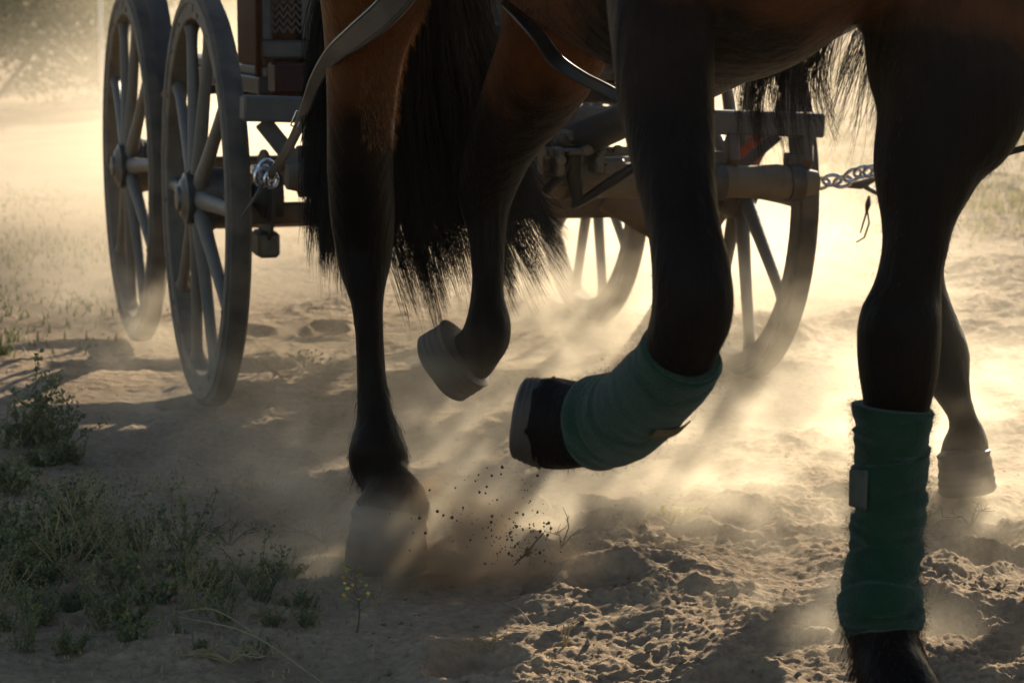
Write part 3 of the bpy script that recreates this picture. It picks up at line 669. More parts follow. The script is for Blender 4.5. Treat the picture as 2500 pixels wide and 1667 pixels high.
# angle facing left front: find th whose point is leftmost/nearest
def th_for(FR, i, wantx, front=True):
    best = None
    for k in range(360):
        th = 2 * math.pi * k / 360; p = on_band(FR, i, th, 0)
        if p.y > FR[i][0].y: continue
        px = 1250 + FPX * p.x / p.y
        if best is None or abs(px - wantx) < best[0]: best = (abs(px - wantx), th)
    return best[1]
i0, i1 = band_index(FR1, 1154), band_index(FR1, 1232); ic = (i0 + i1) // 2
ta, tb = th_for(FR1, ic, 2098), th_for(FR1, ic, 2138)
if abs(tb - ta) > math.pi: tb += 2 * math.pi if tb < ta else -2 * math.pi
tab(band1, FR1, i0, i1, ta, tb, M['velcro'])
tan_i = 62
tab(band2, FR2, 25, 30, th_for(FR2, 25, 1610) , th_for(FR2, 25, 1610) + .9, noisy('ochre_tape', [(.10, .07, .03), (.14, .10, .05)], 30, .9, .3, 200, .001))

# second horse: only its near hind leg shows, the rest stands outside the frame
H1 = at(2360, 1200, 5.16); H1.z = 0; H1 = H1 + R3 * .17
horse2 = empty('horse', H1 + F3 * .8); tag(horse2, 'second dark horse on the far side, only its dusty hind leg showing', 'horse')
b2 = MB(); trunk(b2, H1, TR1); neck_head(b2, H1)
limb(b2, [('p', 2520, -400, 5.0, 420, 1.1), ('p', 2450, -100, 4.98, 380, 1.2), ('p', 2400, 60, 5.0, 300, 1.2), ('p', 2350, 200, 5.04, 240, 1.2), ('p', 2290, 350, 5.1, 190, 1.2), ('p', 2243, 500, 5.2, 150, 1.2), ('p', 2238, 620, 5.27, 138, 1.2), ('p', 2246, 700, 5.28, 125, 1.2), ('p', 2276, 790, 5.26, 126, 1.2), ('p', 2302, 860, 5.23, 132, 1.15), ('p', 2312, 920, 5.21, 118, 1.15), ('p', 2332, 972, 5.19, 86, 1.1), ('p', 2350, 1020, 5.18, 72, 1.1), ('p', 2360, 1058, 5.17, 98, 1.1), ('p', 2356, 1090, 5.16, 122, 1.1), ('p', 2356, 1125, 5.15, 125, 1.0)])
def wl(o, pts, rads):
    C = crom([[*(o + F3 * s + R3 * t + UP * z), r] for (s, t, z), r in zip(pts, rads)], 4)
    b2.tube([Vector(c[:3]) for c in C], [c[3] for c in C], 18, True, 1.1)
wl(H1, [(.10, .18, 1.35), (.16, .18, 1.05), (.02, .18, .82), (-.12, .17, .60), (-.10, .17, .52), (.02, .17, .30), (.06, .17, .20), (.12, .17, .12), (.13, .17, .09)], [.20, .15, .09, .062, .055, .036, .045, .038, .045])
wl(H1, [(1.45, -.14, 1.3), (1.48, -.14, 1.05), (1.52, -.14, .8), (1.56, -.14, .58), (1.55, -.14, .52), (1.50, -.14, .30), (1.50, -.14, .20), (1.54, -.14, .12), (1.55, -.14, .09)], [.2, .13, .075, .05, .05, .035, .045, .036, .045])
wl(H1, [(1.45, .18, 1.3), (1.55, .18, 1.08), (1.75, .18, .92), (1.90, .18, .82), (1.92, .18, .76), (1.82, .18, .60), (1.76, .18, .52), (1.68, .18, .48), (1.65, .18, .47)], [.2, .13, .075, .055, .055, .035, .045, .036, .045])
body2 = finish_body(b2, 'body', horse2, .014)
hoof(horse2, at(2352, 1105, 5.15), at(2364, 1205, 5.14), 64 * 5.15 / FPX, 70 * 5.15 / FPX)
for (s, t, z, dz, ds) in ((.13, .17, .10, -.09, .03), (1.55, -.14, .10, -.09, .03), (1.66, .18, .475, -.03, -.07)):
    c = H1 + F3 * s + R3 * t + UP * z; hoof(horse2, c, c + F3 * ds + UP * dz, .05, .062)

# ------------------------------------------------------------------ hair
def strands(name, roots, ctrl, ends, rad, m_, parent, seg=9, wob=.004, seed=1):
    """three-sided tapered strands on cubic curves; arrays (n,3)"""
    r_ = np.random.RandomState(seed); n = len(roots)
    t = np.linspace(0, 1, seg)[None, :, None]
    A, B, Cc, D = roots[:, None], ctrl[0][:, None], ctrl[1][:, None], ends[:, None]
    P = A * (1 - t) ** 3 + 3 * B * t * (1 - t) ** 2 + 3 * Cc * t * t * (1 - t) + D * t ** 3
    ph = r_.rand(n, 1, 3) * 6.28; fq = r_.uniform(1.0, 2.2, (n, 1, 1))
    P = P + wob * np.sin(t * 6.28 * fq + ph) * t
    if wob > .004: P = P + .020 * np.sin(t * 9.0 + roots[:, None, :1] * 60 + ends[:, None, :1] * 14) * np.array([1.0, .4, 0]) * t * (1 - t) * 2
    T = np.gradient(P, axis=1); T /= np.linalg.norm(T, axis=2, keepdims=True) + 1e-9
    v = np.array([0.1, 1.0, 0.2]); a1 = np.cross(T, v); a1 /= np.linalg.norm(a1, axis=2, keepdims=True) + 1e-9; a2 = np.cross(a1, T)
    rr = rad[:, None, None] * (1 - t ** 2.0 * .85)
    ring = [P + rr * (math.cos(a) * a1 + math.sin(a) * a2) for a in (0, 2.094, 4.189)]
    V = np.stack(ring, 2).reshape(-1, 3)
    base = (np.arange(n)[:, None] * seg + np.arange(seg - 1)[None, :]).ravel() * 3
    F = np.concatenate([np.stack([base + k, base + (k + 1) % 3, base + 3 + (k + 1) % 3, base + 3 + k], 1) for k in range(3)])
    return np_mesh(name, V, F, m_, parent)
def A3(lst): return np.array([[p.x, p.y, p.z] for p in lst])
def tail(parent, dock, clumps, seed, name='tail', per=60, rad=.0009):
    r_ = random.Random(seed); Rt, C1, C2, E, Rd = [], [], [], [], []
    for (mx_, my_, mY, ex, ey, eY, sp, wgt) in clumps:
        jx, jy = r_.gauss(0, 6), r_.gauss(0, 10)
        for k in range(int(per * wgt)):
            f = r_.gauss(0, 1); g = r_.gauss(0, 1)
            Rt.append(dock + Vector((r_.gauss(0, .022), r_.gauss(0, .02), r_.uniform(-.22, .04))))
            C1.append(at(mx_ + r_.gauss(0, sp * .9), my_ - 320 + r_.gauss(0, 30), mY + r_.gauss(0, .05)))
            C2.append(at(mx_ + f * sp + jx, my_ + r_.gauss(0, 25), mY + g * .03))
            tight = r_.choice((.25, .5, 1.0))
            E.append(at(ex + f * sp * tight + jx, ey + r_.gauss(0, 26) + jy - abs(r_.gauss(0, 55)) + (r_.uniform(0, 55) if r_.random() < .10 else 0), eY + g * .03)); Rd.append(rad * r_.uniform(.6, 1.4))
    return strands(name, A3(Rt), (A3(C1), A3(C2)), A3(E), np.array(Rd), M['tail'], parent, 14, .006, seed)
dock = H0 - F3 * .27 + UP * 1.46 + R3 * .02
cl = []
rr_ = random.Random(4)
for i in range(26):      # main fall between the legs
    x = 965 + i * 10 + rr_.gauss(0, 9); cl.append((x - 75 + i * 1.0, 440, 5.22, x + 34, 745 - max(0, i - 6) * 4 + rr_.gauss(0, 26), 5.25, 12, 1.3))
for i in range(20):      # wisps to the right
    x = 1205 + i * 8; cl.append((x - 120, 430, 5.28, x + 30 + rr_.gauss(0, 14), 712 - i * 4 + rr_.gauss(0, 30), 5.28, 7, .9))
for i in range(12):
    x = 1150 + i * 10; cl.append((1075 + i * 3, 300, 5.3, x + 8, 500 + rr_.gauss(0, 20), 5.3, 14, 1.6))
for i in range(16):      # strands passing left of the near leg
    x = 735 + i * 5; cl.append((x + 22, 330 + rr_.gauss(0, 20), 5.15, x + 18 + rr_.gauss(0, 8), 575 + i * 5 + rr_.gauss(0, 26), 5.12, 10, 1.1 if i < 8 else 2.2))
for i in range(10):
    x = 758 + i * 7; cl.append((x, 180, 5.15, x - 2, 420 + rr_.gauss(0, 20), 5.13, 12, 2.4))
for i in range(34):      # dense upper body of the tail
    x = 800 + i * 13.6; cl.append((x if x < 1060 else 1060 + (x - 1060) * .15, 260, 5.25, x + 12 + rr_.gauss(0, 6), 545 + rr_.gauss(0, 40), 5.3, 14, 2.0))
for i in range(12):
    x = 800 + i * 24; cl.append((x, 330, 5.33, x + 14, 590 + rr_.gauss(0, 20), 5.36, 22, 2.2))
tail(horse1, dock, cl, 3, per=62, rad=.0011)
cl = []
d2 = H1 - F3 * .27 + UP * 1.46
for i in range(14):
    x = 1770 + i * 14; cl.append((x + 25, 215, 5.75, x + 60 + i * 2 + rr_.gauss(0, 12), 360 + rr_.gauss(0, 30) - i * 2, 5.8, 10, .9))
for i in range(12):
    x = 2005 + i * 10; cl.append((x + 65, 210, 5.7, x + 10 + rr_.gauss(0, 10), 330 + rr_.gauss(0, 36) + i * 2, 5.75, 7, .30))
tail(horse2, d2, cl, 9, per=45, rad=.0011)

# short coat hairs that catch the light on the outline, feathering at the fetlocks
def coat_hair(ob, parent, name, m_, count, length, zlo, zhi, seed, xlo=-9, xhi=9, rad=.0004, down=.6, out=.8):
    me = ob.data; n = len(me.polygons); c = np.zeros(n * 3, np.float32); me.polygons.foreach_get('center', c); c = c.reshape(-1, 3)
    nm = np.zeros(n * 3, np.float32); me.polygons.foreach_get('normal', nm); nm = nm.reshape(-1, 3)
    c = c + np.array(ob.matrix_world.translation)
    px = 1250 + FPX * c[:, 0] / c[:, 1]
    ok = np.where((c[:, 2] > zlo) & (c[:, 2] < zhi) & (px > xlo) & (px < xhi) & (np.abs(nm[:, 1]) < .75))[0]
    r_ = np.random.RandomState(seed); pick = r_.choice(ok, count); A = c[pick] + r_.randn(count, 3) * .004; Nn = nm[pick]
    A = A - Nn * .004
    D = Nn * out + np.array([0, 0, -down]) + r_.randn(count, 3) * .18; D /= np.linalg.norm(D, axis=1, keepdims=True)
    Ln = (length * r_.uniform(.5, 1.4, count))[:, None]
    E = A + D * Ln + np.array([0, 0, -1.0]) * Ln * .35
    return strands(name, A, (A + D * Ln * .35, A + D * Ln * .7), E, rad * r_.uniform(.7, 1.3, count), m_, parent, 4, .0, seed)
bpy.context.view_layer.update()
coat_hair(body1, horse1, 'coat_hair', M['fur'], 22000, .006, .12, 1.12, 5, 700, 2560, .00035, .9, .5)
M['furlit'] = hair_mat('sun_tinted_thigh_hair', (.10, .045, .018), (.26, .13, .055), .5)  # paler hair colour paints in the golden sun rim on the near thigh
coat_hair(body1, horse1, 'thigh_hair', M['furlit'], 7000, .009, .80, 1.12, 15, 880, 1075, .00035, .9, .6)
coat_hair(body1, horse1, 'fetlock_hair', M['fur'], 2600, .030, .10, .34, 6, 2040, 2360, .0004, 1.3, .5)
coat_hair(body1, horse1, 'fetlock_hair', M['tail'], 1500, .016, .10, .34, 7, 820, 1060, .0004, 1.3, .4)
coat_hair(band1, band1, 'fleece_fuzz', M['fuzz'], 12000, .002, 0, 2, 8, 0, 2500, .00022, .1, 1.0)
coat_hair(band2, band2, 'fleece_fuzz', M['fuzz'], 3500, .002, 0, 2, 9, 0, 2500, .00022, .1, 1.0)

# ------------------------------------------------------------------ harness
def ribbon(name, pts, wid, thick, m_, parent, roll=None):
    """flat strap: wid and thick per point, wide side turned to the viewer side"""
    C = crom([[*p, w_, t_] for p, w_, t_ in zip(pts, wid, thick)], 8); mb = MB(); m = len(C); n = 12
    for i in range(m):
        p = Vector(C[i][:3]); T = Vector(C[min(i + 1, m - 1)][:3] - C[max(i - 1, 0)][:3]).normalized(); a1 = T.cross(Vector((0, 1, 0))).normalized(); a2 = a1.cross(T)
        hw, ht = C[i][3] / 2, C[i][4] / 2; c = ht * .5; tw = .25 * math.sin(i * .13); a1, a2 = a1 * math.cos(tw) + a2 * math.sin(tw), a2 * math.cos(tw) - a1 * math.sin(tw)
        for (u, v) in ((hw, ht - c), (hw - c, ht), (hw * .80, ht), (hw * .76, ht * .75), (hw * .72, ht), (-hw * .72, ht), (-hw * .76, ht * .75), (-hw * .80, ht), (-hw + c, ht), (-hw, ht - c), (-hw, -ht), (hw, -ht)):
            mb.v.append(tuple(p + a1 * u - a2 * v))
    for i in range(m - 1):
        for k in range(n): k2 = (k + 1) % n; mb.f.append((i * n + k, i * n + k2, (i + 1) * n + k2, (i + 1) * n + k))
    mb.f.append(tuple(range(n))[::-1]); mb.f.append(tuple((m - 1) * n + k for k in range(n)))
    return mb.build(name, m_, parent, smooth=25)
trace = empty('harness_trace', at(658, 425, 6.12)); tag(trace, 'grey leather trace curving up from the splinter bar end to the front horse', 'harness strap')
ribbon('strap', [at(658, 428, 5.88), at(690, 385, 5.7), at(722, 325, 5.4), at(747, 262, 5.05), at(772, 195, 4.75), at(812, 135, 4.45), at(870, 88, 4.22), at(940, 30, 4.08), at(1000, -45, 3.98), at(1060, -160, 3.85), at(1150, -320, 3.7)],
       [.018, .019, .020, .022, .026, .033, .042, .048, .050, .05, .045], [.012, .012, .012, .012, .012, .012, .012, .012, .012, .012, .01], M['strap'], trace)
mb = MB()
for k, (px, py, r_) in enumerate(((652, 418, .020), (640, 432, .016), (662, 438, .014))):
    c = at(px, py, 5.88 - .01 * k); pts = [c + (R3 * math.cos(a) + UP * math.sin(a) * 1.3) * r_ for a in np.linspace(0, 2 * math.pi, 15)]; mb.tube(pts, .0055, 8, False)
mb.box(at(636, 415, 5.9), (R3, F3, UP), .022, .016, .012, .004)
mb.build('shackle', M['chrome'], trace)
mb = MB(); c = at(733, 296, 5.22); d_ = (at(745, 268, 5.22) - at(722, 322, 5.22)).normalized(); q_ = d_.cross(Vector((0, 1, 0))).normalized()
P_ = [c + d_ * a_ + q_ * b_ for a_, b_ in ((-.016, -.015), (.016, -.015), (.016, .015), (-.016, .015), (-.016, -.015))]; mb.tube(P_, .0022, 8); mb.tube([c - d_ * .016, c + d_ * .018 - Vector((0, .006, 0))], .0016, 6)
mb.build('buckle', M['chrome'], trace)
mb = MB(); mb.tube([at(648, 440, 5.86), at(625, 480, 5.86), at(588, 531, 5.86)], [.004, .0045, .002], 8); mb.build('loose_strap_end', M['strap'], trace)
st = empty('harness_strap', at(1280, 60, 4.5)); tag(st, 'black harness strap running down the flank of the front horse', 'harness strap')
ribbon('strap', [at(1235, 5, 4.50), at(1275, 45, 4.40), at(1320, 95, 4.30), at(1360, 150, 4.24), at(1420, 190, 4.18), at(1490, 225, 4.1), at(1580, 280, 4.0)], [.022, .024, .026, .026, .022, .02, .018], [.008] * 7, M['blackstrap'], st)
# chain at the right end of the bar
ch = empty('trace_chain', at(2000, 445, 6.37)); tag(ch, 'steel snap links and chain hooked to the right end of the splinter bar', 'chain')
pts_ = [(2005, 448), (2032, 440), (2058, 444), (2082, 428), (2108, 420), (2132, 418), (2158, 410), (2190, 400)]
for k, (px, py) in enumerate(pts_):
    mb = MB(); c = at(px, py, 6.37 - .02 * k); d = (at(pts_[min(k + 1, 7)][0], pts_[min(k + 1, 7)][1], 6.58) - at(pts_[max(k - 1, 0)][0], pts_[max(k - 1, 0)][1], 6.6)).normalized()
    n_ = UP if k % 2 else Vector((0, 1, 0)); n_ = (n_ - d * n_.dot(d)).normalized(); n2 = d.cross(n_) if k % 2 == 0 else n_
    P = [c + d * (math.cos(a) * .024) + n2 * (math.sin(a) * .013) for a in np.linspace(0, 2 * math.pi, 15)]
    mb.tube(P, .0048, 8, False); mb.build('chain_link', M['chrome'], ch)
mb = MB(); mb.tube([at(2060, 455, 6.55), at(2100, 452, 6.53), at(2140, 436, 6.5)], [.004, .012, .006], 10); mb.tube([at(2110, 455, 6.5), at(2135, 468, 6.5), at(2160, 480, 6.5)], .007, 8)
mb.build('snap_hook', M['hub'], ch)
mb = MB(); mb.tube([at(2122, 478, 6.4), at(2119, 500, 6.4), at(2115, 520, 6.4), at(2100, 570, 6.4)], [.003, .008, .003, .002], 8)
mb.tube([at(2118, 515, 6.4), at(2122, 545, 6.4), at(2110, 580, 6.4), at(2090, 592, 6.4)], [.002, .0025, .0025, .002], 8); mb.build('leather_tie', M['blackstrap'], ch)
rn = MB(); rn.tube([at(2400, 392, 4.5), at(2440, 378, 4.5), at(2500, 362, 4.5), at(2620, 340, 4.5)], .006, 8)
o = rn.build('trace_strap', M['blackstrap'], None, origin=at(2400, 392, 4.5)); tag(o, 'thin black strap crossing behind the right leg at the frame edge', 'harness strap')

# ------------------------------------------------------------------ plants
def plant_proto(seed, h, spread, nst, leafm, name='saltbush', lsize=.0105, dens=.85, upright=.6):
    """root empty-less thing: stems mesh root? -> returns (stems MB, leaves arrays)"""
    r_ = random.Random(seed); st = MB(); LV = []; LF = []
    def leaf(p, d, s):
        d = d.normalized(); a = d.cross(Vector((r_.gauss(0, 1), r_.gauss(0, 1), r_.gauss(0, 1)))).normalized(); n = a.cross(d) * .25 * s
        b0 = len(LV); LV.extend([p, p + d * s * .5 + a * s * .42 + n, p + d * s * 1.05, p + d * s * .5 - a * s * .42 + n]); LF.append((b0, b0 + 1, b0 + 2, b0 + 3))
    for i in range(nst):
        az = r_.uniform(0, 6.28); ln = h * r_.uniform(.55, 1.15); lean = r_.uniform(.15, 1.0) ** .7 * .8 + .1
        p = Vector((r_.gauss(0, spread * .06), r_.gauss(0, spread * .06), -.01)); d = Vector((math.cos(az) * lean, math.sin(az) * lean, 1 - lean * .5)).normalized()
        pts = [p]; k_ = 9
        for j in range(k_):
            d = (d + Vector((r_.gauss(0, .13), r_.gauss(0, .13), .05))).normalized(); p = p + d * ln / k_; pts.append(p)
        st.tube(pts, [.0016 * (1 - .6 * q / k_) for q in range(k_ + 1)], 5, False)
        for j in range(2, k_ + 1):
            if r_.random() < .45 and j < k_:
                dd = (d + Vector((r_.gauss(0, .8), r_.gauss(0, .8), r_.uniform(.0, .5)))).normalized(); q0 = pts[j]; bl = ln * r_.uniform(.12, .3); bp = [q0, q0 + dd * bl * .5, q0 + dd * bl + UP * bl * .15]
                st.tube(bp, [.001, .0008, .0006], 4, False)
                for q in range(int(8 * dens)): 
                    f = r_.uniform(.25, 1.05); leaf(bp[0].lerp(bp[2], f) + Vector((r_.gauss(0, .002), r_.gauss(0, .002), r_.gauss(0, .002))), Vector((r_.gauss(0, 1), r_.gauss(0, 1), r_.gauss(.3, 1))), lsize * r_.uniform(.6, 1.2))
            for q in range(int(5 * dens)):
                leaf(pts[j] + Vector((r_.gauss(0, .002), r_.gauss(0, .002), r_.uniform(-.5, .5) * ln / k_)), Vector((r_.gauss(0, 1), r_.gauss(0, 1), r_.gauss(.4, 1))), lsize * r_.uniform(.5, 1.2))
    return st, LV, LF
PROT = []
for k, (h, sp, ns, ls, dn, upr) in enumerate(((.15, .18, 17, .0105, .9, .6), (.11, .22, 22, .0085, 1.1, .3), (.20, .15, 11, .012, .6, .7), (.17, .2, 13, .0075, .45, .2), (.13, .2, 15, .014, .5, .5))):
    st_, LV, LF = plant_proto(20 + k, h, sp, ns, None, lsize=ls, dens=dn, upright=upr)
    sme = bpy.data.meshes.new('stem'); sme.from_pydata(st_.v, [], st_.f); sme.materials.append(M['twig'] if k != 3 else M['straw'])
    lme = bpy.data.meshes.new('foliage'); lme.from_pydata([tuple(p) for p in LV], [], LF); lme.materials.append(M['leaf'])
    PROT.append((sme, lme))
def place_plant(k, x, y, s, rz, label, group, name='low_shrub', cat='shrub'):
    e = empty(name, (x, y, gz(x, y) - .005)); e.rotation_euler = (0, 0, rz); e.scale = (s, s, s); tag(e, label, cat, group)
    for nm, me in (('stem', PROT[k][0]), ('foliage', PROT[k][1])):
        c = bpy.data.objects.new(nm, me); COL.objects.link(c); c.parent = e
    return e
pr = random.Random(31)
ROWS = [(1085, -30, 150, 3), (1140, -30, 240, 4), (1215, -40, 90, 2), (1300, -40, 300, 5), (1365, -40, 480, 7), (1420, -30, 740, 9), (1470, -40, 780, 9), (1530, -30, 800, 8), (1590, -30, 690, 5)]
ORD = ['first', 'second', 'third', 'fourth', 'fifth', 'sixth', 'seventh', 'eighth', 'ninth']
for ri, (py0, xa, xb, n_) in enumerate(ROWS):
    for i in range(n_):
        px = xa + (xb - xa) * (i + .5) / n_ + pr.gauss(0, 14); py = py0 + pr.gauss(0, 12)
        g = ground_at(px, py); k = pr.choice((0, 1, 1, 2, 3, 4)); s = pr.uniform(.45, .98) * (1.0 if px < 350 else .78)
        if ri >= 7: s *= .7
        rn_ = 'nearest' if ri == len(ROWS) - 1 else ('farthest' if ri == 0 else ORD[ri] + ' farthest')
        place_plant(k, g.x, g.y, s, pr.uniform(0, 6.28), 'grey-green shrub, %s from the left in the %s row of the shaded patch' % (ORD[i], rn_), 'low shrubs in the shaded patch at the lower left')
for (px, py, k, s, lb) in ((60, 1085, 2, 1.15, 'branching dark shrub at the left edge reaching highest above its neighbours'), (130, 1090, 2, 1.0, 'spiky shrub with bare side twigs beside the wheel shadow'), (10, 880, 0, .7, 'small shrub cut by the left edge above the shaded patch')):
    g = ground_at(px, py); place_plant(k, g.x, g.y, s, pr.uniform(0, 6.28), lb, 'shrubs along the left edge')
# bright sprig
def sprig(px, py, htop, label, m_leaf, seed, name='flowering_sprig', lsize=.011, n=18, lean=.02):
    r_ = random.Random(seed); g = ground_at(px, py); g.z = gz(g.x, g.y); h = (py - htop) * g.y / FPX
    e = empty(name, g); tag(e, label, 'plant')
    st = MB(); pts = [g + Vector((lean * math.sin(i * .6), 0, h * i / 8)) for i in range(9)]; st.tube(pts, [.0018 - .0001 * i for i in range(9)], 6)
    lv = MB()
    for i in range(n):
        f = .35 + .65 * i / (n - 1); p = pts[0].lerp(pts[-1], f); p = p + Vector((lean * math.sin(f * 4.8), 0, 0)); az = i * 2.4; d = Vector((math.cos(az), math.sin(az) * .6, .45)).normalized(); bl = .018 * (1.3 - f)+.006
        st.tube([p, p + d * bl], [.0009, .0006], 4); q = p + d * bl; s = lsize * r_.uniform(.6, 1.1); a_ = d.cross(Vector((0, 1, .2))).normalized()
        lv.add([q, q + d * s * .5 + a_ * s * .45, q + d * s, q + d * s * .5 - a_ * s * .45], [(0, 1, 2, 3)])
    st.build('stem', M['twig'], e); lv.build('foliage', m_leaf, e, smooth=0); return e
sprig(872, 1530, 1368, 'slender sprig with yellow-green leaves standing alone right of the shrubs', M['leafy'], 1, lean=.004)
sprig(200, 775, 715, 'small dark sprig standing in lit sand near the rear wheel', M['leaf'], 2, 'weed_sprig', .008, 10)
sprig(75, 520, 468, 'pale green weed in the dust at the far left', M['leafy'], 3, 'weed_sprig', .016, 14)
sprig(155, 500, 462, 'faint small weed right of the pale green one', M['leafy'], 4, 'weed_sprig', .012, 10)
sprig(655, 930, 868, 'thin dry weed left of the branching one under the carriage', M['straw'], 5, 'weed_sprig', .005, 7)
def branchy(px, py, spread, h, label, m_, seed, name='dry_weed', n=7, leaf=False, lift=0.0):
    r_ = random.Random(seed); g = ground_at(px, py); g.z = gz(g.x, g.y) + lift; k = g.y / FPX; mb = MB()
    for i in range(n):
        a_ = r_.uniform(-1, 1); tip = g + Vector((a_ * spread * k, r_.uniform(-.03, .03), h * k * r_.uniform(.5, 1.1) * (1 - .4 * abs(a_)))); mid = g.lerp(tip, .5) + Vector((r_.gauss(0, .006), 0, .01))
        mb.tube([g, mid, tip], [.0018, .0013, .0007], 5)
        for j in range(4):
            p = mid.lerp(tip, r_.random()); q = p + Vector((r_.gauss(0, .014), r_.gauss(0, .01), r_.uniform(.0, .018))); mb.tube([p, q], [.0008, .0005], 4)
            if leaf:
                s = .007; mb.add([q, q + Vector((s, 0, s * .4)), q + Vector((s * .8, 0, s)), q + Vector((-s * .2, 0, s * .8))], [(0, 1, 2, 3)])
    o = mb.build(name, m_, None, origin=g); tag(o, label, 'weed'); return o
branchy(742, 905, 55, 55, 'branching dry weed on the sand between front wheel and hind leg', M['twig'], 1, leaf=True)
branchy(1640, 1290, 70, 40, 'pale green weed lying in the dust below the raised hoof', M['leafy'], 2, leaf=True, n=5)
branchy(560, 1330, 80, 70, 'dry twiggy weed at the lit upper edge of the shrub patch', M['twig'], 3)
branchy(790, 1310, 90, 50, 'bare twig half buried left of the planted hind hoof', M['twig'], 4)
branchy(1370, 1350, 60, 90, 'forked dry stalk standing in the dust puff', M['twig'], 5, n=3)
branchy(2370, 1300, 70, 70, 'thin dry weed right of the bandaged leg', M['twig'], 6, n=4)
branchy(690, 1520, 120, 45, 'tangle of pale dry stalks at the right end of the shrub patch', M['straw'], 7, n=12)
branchy(560, 1600, 150, 30, 'flattened straw tangle at the bottom left', M['straw'], 8, n=12)
branchy(1380, 1570, 40, 90, 'yellow dry stalk rising from the lit crust', M['straw'], 9, n=3)
branchy(1200, 1590, 90, 40, 'small dry tuft on the lit crust at the bottom centre', M['straw'], 10, n=6)
# loose straws
for i, (x0, y0, x1, y1, hp, lb) in enumerate(((420, 1515, 620, 1555, 30, 'long pale straw arching over the lower shrubs'), (440, 1528, 800, 1640, 34, 'longest straw sloping down right of the shrub patch'), (1232, 1490, 1300, 1525, 12, 'short pale straw lying on the crust at bottom centre'), (1090, 1550, 1180, 1600, 10, 'bent straw at the left of the lit crust'), (660, 1470, 790, 1400, 14, 'forked pale straw at the edge of the shrubs'), (1345, 1655, 1362, 1667, 4, 'white straw tip at the bottom edge'), (1560, 1300, 1590, 1270, 8, 'thin stalk beside the pale green weed'))):
    a_ = ground_at(x0, y0); b_ = ground_at(x1, y1); a_.z = gz(a_.x, a_.y) + .006; b_.z = gz(b_.x, b_.y) + .006; m_ = (a_ + b_) / 2 + UP * hp * .0008
    mb = MB(); C = crom([list(a_), list(m_), list(b_)], 6); mb.tube([Vector(c) for c in C], .0013, 6); o = mb.build('straw', M['straw'], None, origin=a_); tag(o, lb, 'straw', 'loose straws on the ground')

# ground cover: dry grass on the far right field and a sprinkling on the left
def grass_stuff(name, label, boxes, seed, mat_, hmin, hmax, wid):
    r_ = np.random.RandomState(seed); P = []
    for (x0, x1, y0, y1, n) in boxes:
        cx = r_.uniform(x0, x1, n // 14); cy_ = r_.uniform(y0, y1, n // 14); pick = r_.randint(0, len(cx), n)
        sc = .05 + .012 * (y0 + y1) / 2
        P.append(np.stack([cx[pick] + r_.randn(n) * sc, cy_[pick] + r_.randn(n) * sc * 1.5], 1))
    P = np.concatenate(P); n = len(P); h = r_.uniform(hmin, hmax, n); az = r_.uniform(0, 6.28, n); le = r_.uniform(0, .7, n) * h
    Z = np.array([gz(x, y) for x, y in P]) if n < 9000 else np.zeros(n) - .02
    A = np.stack([P[:, 0], P[:, 1], Z], 1); W = np.stack([np.cos(az + 1.57), np.sin(az + 1.57), np.zeros(n)], 1) * wid * (1 + .05 * P[:, 1:2])
    T = A + np.stack([np.cos(az) * le, np.sin(az) * le, h], 1)
    V = np.stack([A - W, A + W, T + W * .2, T - W * .2], 1).reshape(-1, 3); F = np.arange(n * 4).reshape(-1, 4)
    o = np_mesh(name, V, F, mat_); tag(o, label, 'grass', kind='stuff'); return o
grass_stuff('grass', 'dry patchy grass on the far field', [(1.5, 5.0, 11, 22, 20000), (3.0, 12, 20, 45, 26000)], 3, M['grass'], .02, .07, .004)
grass_stuff('weeds', 'sparse low weeds on the left verge', [(-2.6, -1.35, 7.2, 11.0, 1300), (-3.6, -1.9, 10, 14, 1100)], 4, M['bush'], .01, .035, .0035)
grass_stuff('litter', 'dry leaf litter among the shrubs', [(-1.25, -.30, 4.0, 5.6, 5200)], 5, M['straw'], .003, .012, .0018)

r_ = random.Random(77); mb = MB()
for k in range(1500):
    y = 3.7 + 3.6 * r_.random() ** 1.6; x = r_.uniform(-.24 * y, .24 * y); sz = abs(r_.gauss(0, .0032)) + .0012
    if x < -.45: sz *= .6
    c = Vector((x, y, gz(x, y) + sz * .5)); b0 = len(mb.v); ax_ = [Vector((r_.uniform(.7, 1.3) * sz, r_.gauss(0, .2) * sz, 0)), Vector((r_.gauss(0, .2) * sz, r_.uniform(.7, 1.3) * sz, 0)), Vector((0, r_.gauss(0, .2) * sz, r_.uniform(.5, .9) * sz))]
    mb.add([c + ax_[0], c - ax_[0] * .8, c + ax_[1], c - ax_[1] * .9, c + ax_[2], c - ax_[2]], [(0, 2, 4), (2, 1, 4), (1, 3, 4), (3, 0, 4), (2, 0, 5), (1, 2, 5), (3, 1, 5), (0, 3, 5)])
o = mb.build('soil_crumbs', noisy('loose_soil', [(.16, .12, .08), (.36, .27, .18)], 9, .95, .3, 200, .001), None, smooth=0); tag(o, 'loose crumbs of dry soil lying on the track', 'soil', kind='stuff')

